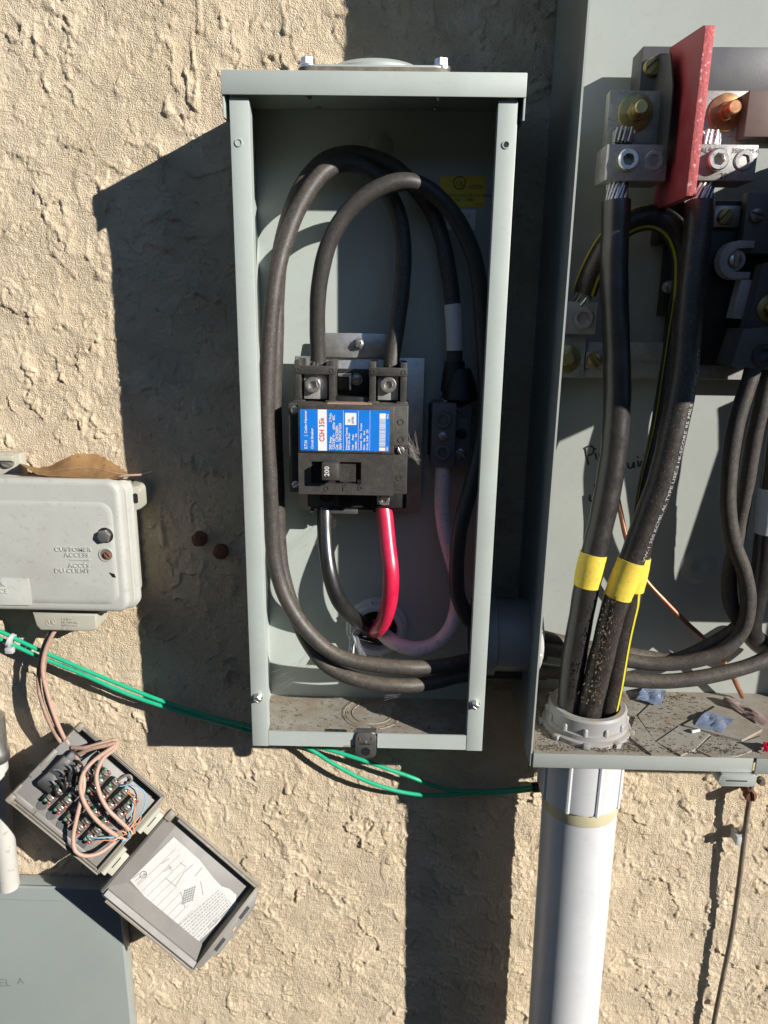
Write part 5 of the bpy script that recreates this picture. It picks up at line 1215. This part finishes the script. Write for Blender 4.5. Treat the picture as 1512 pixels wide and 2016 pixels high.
# hinge side: a broad low face that drops to the lid floor
def lwedge(name, prof, z0_, z1_, m, parent):     # profile of (x, y) swept along z
    bm = BM(); A0 = [bm.verts.new((x_, y_, z0_)) for x_, y_ in prof]; A1 = [bm.verts.new((x_, y_, z1_)) for x_, y_ in prof]; k_ = len(prof)
    bm.faces.new(A0); bm.faces.new(A1[::-1])
    for i in range(k_): bm.faces.new((A0[i], A1[i], A1[(i + 1) % k_], A0[(i + 1) % k_]))
    return obj(name, bm, m, parent, local=True, smooth=False)
def xwedge(name, prof, x0_, x1_, m, parent):     # profile of (y, z) swept along x
    bm = BM(); A0 = [bm.verts.new((x0_, y_, z_)) for y_, z_ in prof]; A1 = [bm.verts.new((x1_, y_, z_)) for y_, z_ in prof]; k_ = len(prof)
    bm.faces.new(A0); bm.faces.new(A1[::-1])
    for i in range(k_): bm.faces.new((A0[i], A1[i], A1[(i + 1) % k_], A0[(i + 1) % k_]))
    return obj(name, bm, m, parent, local=True, smooth=False)
lwedge('lid_hinge_face', [(lx0, .004), (lx0 + .002, .0015), (lx0 + .018, LYb - .001), (lx0 + .018, LYb + .002), (lx0, LYb + .002)], lzb + .002, lzt - .008, 'tan_inside', LD)
xwedge('lid_side_face', [(.001, lzb), (-.002, lzb + .002), (-.001, lzb + .0075), (.0015, lzb + .0085), (LYb - .001, lzb + .0215), (LYb + .002, lzb + .0215), (LYb + .002, lzb)], lx0 + .004, lx1 - .0142, 'tan_inside', LD)
lbox('lid_flange', lx0 + .010, lx1 - .0100, .0012, .0045, lzb - .0030, lzb - .0001, 'tan_plastic', LD, .0006)
lbox('lid_corner', lx0 - .001, lx0 + .008, -.001, .006, lzt - .009, lzt + .0024, 'tan_plastic', LD, .002)
# latch shelf at the far end, with two slots
bm = BM(); w2 = lzt - lzb
add_prism(bm, [(lx1 - .0113, lzb + .002), (lx1 - .006, lzb + .006), (lx1 - .0045, lzb + w2 * .22), (lx1 + .001, lzb + w2 * .27), (lx1 + .001, lzb + w2 * .80), (lx1 - .002, lzb + w2 * .86), (lx1 - .0045, lzt - .006), (lx1 - .0113, lzt - .002)], .001, .005, bev=.0008)
sh = obj('latch_shelf', bm, 'tan_inside', LD, local=True)
for f in (.34, .72): lbox('latch_slot', lx1 - .0070, lx1 - .0036, .0002, .0012, lzb + w2 * f - .0070, lzb + w2 * f + .0070, 'black_tape', sh, 0)
lbox('latch_hole', lx1 - .0042, lx1 - .0024, .0004, .0012, lzb + w2 * .54 - .0022, lzb + w2 * .54 + .0022, 'leaf_brown', sh, 0)
# instruction sheet
PY_ = LYb - .0005
pp = [L_(*q_, PY_) for q_ in ((342, 1648), (365, 1668), (392, 1692), (420, 1728), (436, 1745), (452, 1750), (466, 1762), (464, 1775), (470, 1780), (376, 1868), (256, 1733))]
bm = BM(); add_prism(bm, [(p.x, p.z) for p in pp], PY_, LYb - .0001); PA_ = obj('instruction_sheet', bm, 'paper', LD, local=True, smooth=False)
IY = PY_ - .0002
def ink(px, py): return L_(px, py, IY)
def ln_(a_, c_, wd, m='grey_ink'):
    bm = BM(); d = (c_ - a_).normalized(); n_ = Vector((-d.z, 0, d.x)) * wd; vs = [bm.verts.new(q_) for q_ in (a_ - n_, c_ - n_, c_ + n_, a_ + n_)]; bm.faces.new(vs); return obj('printed_line', bm, m, PA_, local=True, smooth=False)
for k_ in range(9):
    ln_(ink(270 + 9.2 * k_, 1745 + 10.4 * k_), ink(352 + 9.2 * k_ - 1.5 * k_ - (34 if 3 < k_ else 6), 1665 + 10.4 * k_ + 1.5 * k_ + (32 if 3 < k_ else 6)), .00016)
c = ink(282, 1722); bm = BM(); add_lathe(bm, (c.x, IY + .0001, c.z), (0, -1, 0), [(.0036, 0), (.0036, .0001), (.0030, .0001), (.0030, 0)], 20, close=False); obj('emblem_ring', bm, 'ink', PA_, local=True)
text('print', 'UL', c + Vector((.0014, -.0002, -.002)), Vector((.2, 0, 1)), Vector((-1, 0, .2)), .0038, 'ink', PA_, local=True)
for k_ in range(3): ln_(ink(262 + 4 * k_, 1730 + 5 * k_), ink(274 + 3 * k_, 1719 + 6 * k_), .0003)
for (a_, c_) in (((318, 1700), (334, 1690)), ((322, 1716), (338, 1706)), ((326, 1729), (346, 1745)), ((345, 1745), (362, 1718)), ((362, 1718), (380, 1702)), ((384, 1725), (398, 1708)), ((356, 1756), (364, 1787)), ((395, 1735), (400, 1762)), ((332, 1704), (338, 1714)), ((354, 1698), (366, 1706))): ln_(ink(*a_), ink(*c_), .00032)
for i in range(6):
    for j in range(5):
        p = ink(364 + 4.8 * j - 1.0 * i, 1748 + 5.0 * i - 1.8 * j + 6); bm = BM(); add_box(bm, p.x - .0009, p.x + .0009, IY - .0001, IY + .0001, p.z - .0008, p.z + .0011); obj('printed_square', bm, 'grey_ink', PA_, local=True, smooth=False)
q3 = random.Random(2)
for i in range(9):                                         # lines of tiny print
    a_, c_ = ink(352 + i * 4.0, 1822 + i * 4.6), ink(432 + i * 3.4, 1752 + i * 3.4); d = (c_ - a_); ln = d.length; d.normalize(); n_ = Vector((-d.z, 0, d.x)) * .00042; bm = BM(); s_ = 0
    while s_ < ln:
        l = q3.uniform(.0012, .0036); e_ = min(s_ + l, ln)
        bm.faces.new([bm.verts.new(v_) for v_ in (a_ + d * s_ - n_, a_ + d * e_ - n_, a_ + d * e_ + n_, a_ + d * s_ + n_)]); s_ += l + q3.uniform(.0006, .0013)
    obj('printed_text_line', bm, 'grey_ink', PA_, local=True, smooth=False)
a_, c_ = ink(412, 1830), ink(446, 1800); text('print', 'M1ZF-1691', a_, (c_ - a_), Vector((0, 1, 0)).cross(c_ - a_) * -1, .0052, 'grey_ink', PA_, local=True)

# ---- telecom cables
def tcable(label, pts, r=.0021, m='flesh_wire', free=0):
    P = [at(*p) for p in pts[:free]] + [wpt(*p) for p in pts[free:]]
    return cable('telephone_cable', label, P, r, m, n=12)
e_ = wpt(128, 1466, .010); ey = e_.y
tcable('leftmost pinkish cable dropping from the phone box into the terminal box', ((112, 1225, -.022), (96, 1250, -.026), (82, 1285, -.026), (76, 1325, -.027), (78, 1365, -.029), (92, 1410, ey - .004), (112, 1450, ey - .002), (124, 1466, .009), (150, 1490, .010)), .0021, 'old_flesh_wire', 7)
tcable('middle pinkish cable dropping from the phone box into the terminal box', ((118, 1225, -.020), (102, 1250, -.022), (90, 1290, -.023), (86, 1330, -.024), (92, 1375, -.026), (108, 1420, ey - .001), (122, 1452, ey), (130, 1466, .011), (155, 1490, .012)), .0021, 'old_flesh_wire', 7)
tcable('rightmost pinkish cable dropping from the phone box into the terminal box', ((124, 1222, -.026), (104, 1248, -.030), (88, 1285, -.031), (84, 1320, -.032), (92, 1360, -.033), (104, 1400, -.034), (120, 1440, ey - .005), (131, 1459, .007), (160, 1485, .009)), .0021, 'flesh_wire', 7)
tcable('pinkish cable looping widest inside the terminal box, along its right side', ((142, 1472, .004), (168, 1472, -.006), (205, 1462, -.012), (230, 1457, -.014), (228, 1472, -.015), (204, 1492, -.015), (190, 1525, -.015), (196, 1562, -.014), (214, 1595, -.012), (240, 1620, -.010), (254, 1634, -.007)))
tcable('pinkish cable curving through the middle of the terminal box', ((150, 1486, .003), (180, 1474, -.010), (215, 1466, -.018), (233, 1462, -.020), (214, 1476, -.020), (185, 1497, -.020), (165, 1520, -.020), (158, 1550, -.020), (166, 1580, -.018), (186, 1610, -.016), (210, 1632, -.012), (230, 1646, -.008)))
tcable('pinkish cable looping down the left and under inside the terminal box', ((142, 1480, .002), (155, 1500, -.008), (163, 1520, -.012), (165, 1548, -.014), (158, 1580, -.013), (150, 1615, -.012), (144, 1650, -.011), (148, 1675, -.010), (165, 1685, -.010), (195, 1680, -.009), (228, 1656, -.007)))
# fine blue and orange wires
def fine(label, pts, m): return cable('fine_wire', label, [wpt(*p) for p in pts], .00062, m, cat='wire', n=6)
fine('pale blue fine wire arching at the right of the terminal box', ((236, 1548, -.004), (262, 1546, -.008), (282, 1556, -.010), (287, 1575, -.010), (280, 1600, -.009), (266, 1618, -.007), (254, 1634, -.006)), 'blue_wire')
fine('pale blue fine wire ending the arch, close to the orange tangle', ((258, 1570, -.004), (262, 1585, -.006), (258, 1605, -.006), (262, 1620, -.006), (252, 1632, -.005), (256, 1650, -.005), (240, 1656, -.006)), 'blue_wire')
fine('pale blue fine wire lying along the lower edge inside the terminal box', ((172, 1646, -.006), (190, 1650, -.008), (212, 1649, -.009), (232, 1648, -.008), (248, 1655, -.006)), 'blue_wire')
fine('orange fine wire rising at the right of the terminal box', ((250, 1560, -.005), (262, 1570, -.007), (266, 1590, -.008), (262, 1612, -.008), (268, 1622, -.007), (256, 1630, -.006), (262, 1642, -.006)), 'orange_wire')
fine('orange fine wire tangled at the bottom of the terminal box', ((228, 1640, -.008), (240, 1636, -.010), (250, 1642, -.010), (236, 1646, -.009), (248, 1652, -.008), (232, 1650, -.008)), 'orange_wire')
fine('orange fine wire looping at the right end of the tangle', ((252, 1636, -.007), (270, 1612, -.008), (278, 1606, -.008), (272, 1620, -.007), (262, 1628, -.006), (266, 1640, -.006), (258, 1642, -.006)), 'orange_wire')
fine('orange fine wire at the lower left of the tangle', ((186, 1660, -.004), (205, 1654, -.006), (222, 1655, -.008), (232, 1650, -.007)), 'orange_wire')

# ================================================================== RIGHT, BELOW THE METER BOX
RD = thing('ground_rod_wire', 'thin weathered wire running down the wall under the meter box', 'wire', at(1400, 2040, -.008))
Pd = spline(path((1485, 1520, -.012), (1478, 1560, -.014), (1470, 1610, -.014), (1462, 1680, -.013), (1452, 1760, -.012), (1440, 1840, -.011), (1424, 1920, -.010), (1408, 2000, -.009), (1395, 2080, -.009)))
b = BM(); add_tube(b, Pd, .0026, 12); obj('wire', b, 'weathered_rod', RD)
c = at(1452, 1648, -.010); b = BM(); add_box(b, c.x - .0045, c.x + .0012, -.0176, -.002, c.z - .0052, c.z + .0052, .0012); add_box(b, c.x + .0013, c.x + .012, -.0080, -.002, c.z - .004, c.z + .006, .001); obj('strap', b, 'grey_nylon', RD)
c = at(1470, 1643, -.016); b = BM(); slot_screw(b, (c.x, -.008, c.z), .0050, .0035, -.6); obj('screw', b, 'bright_screw', RD)
b = BM(); c = at(1472, 1562, -.014); slot_screw(b, (c.x + .001, -.016, c.z), .0064, .005, 1.35); add_lathe(b, (c.x + .001, 0, c.z), (0, -1, 0), [(.004, 0), (.004, .016)], 12); tag(obj('rusty_bolt', b, 'rust'), 'rusty slotted bolt head on the wall under the meter box', 'bolt')
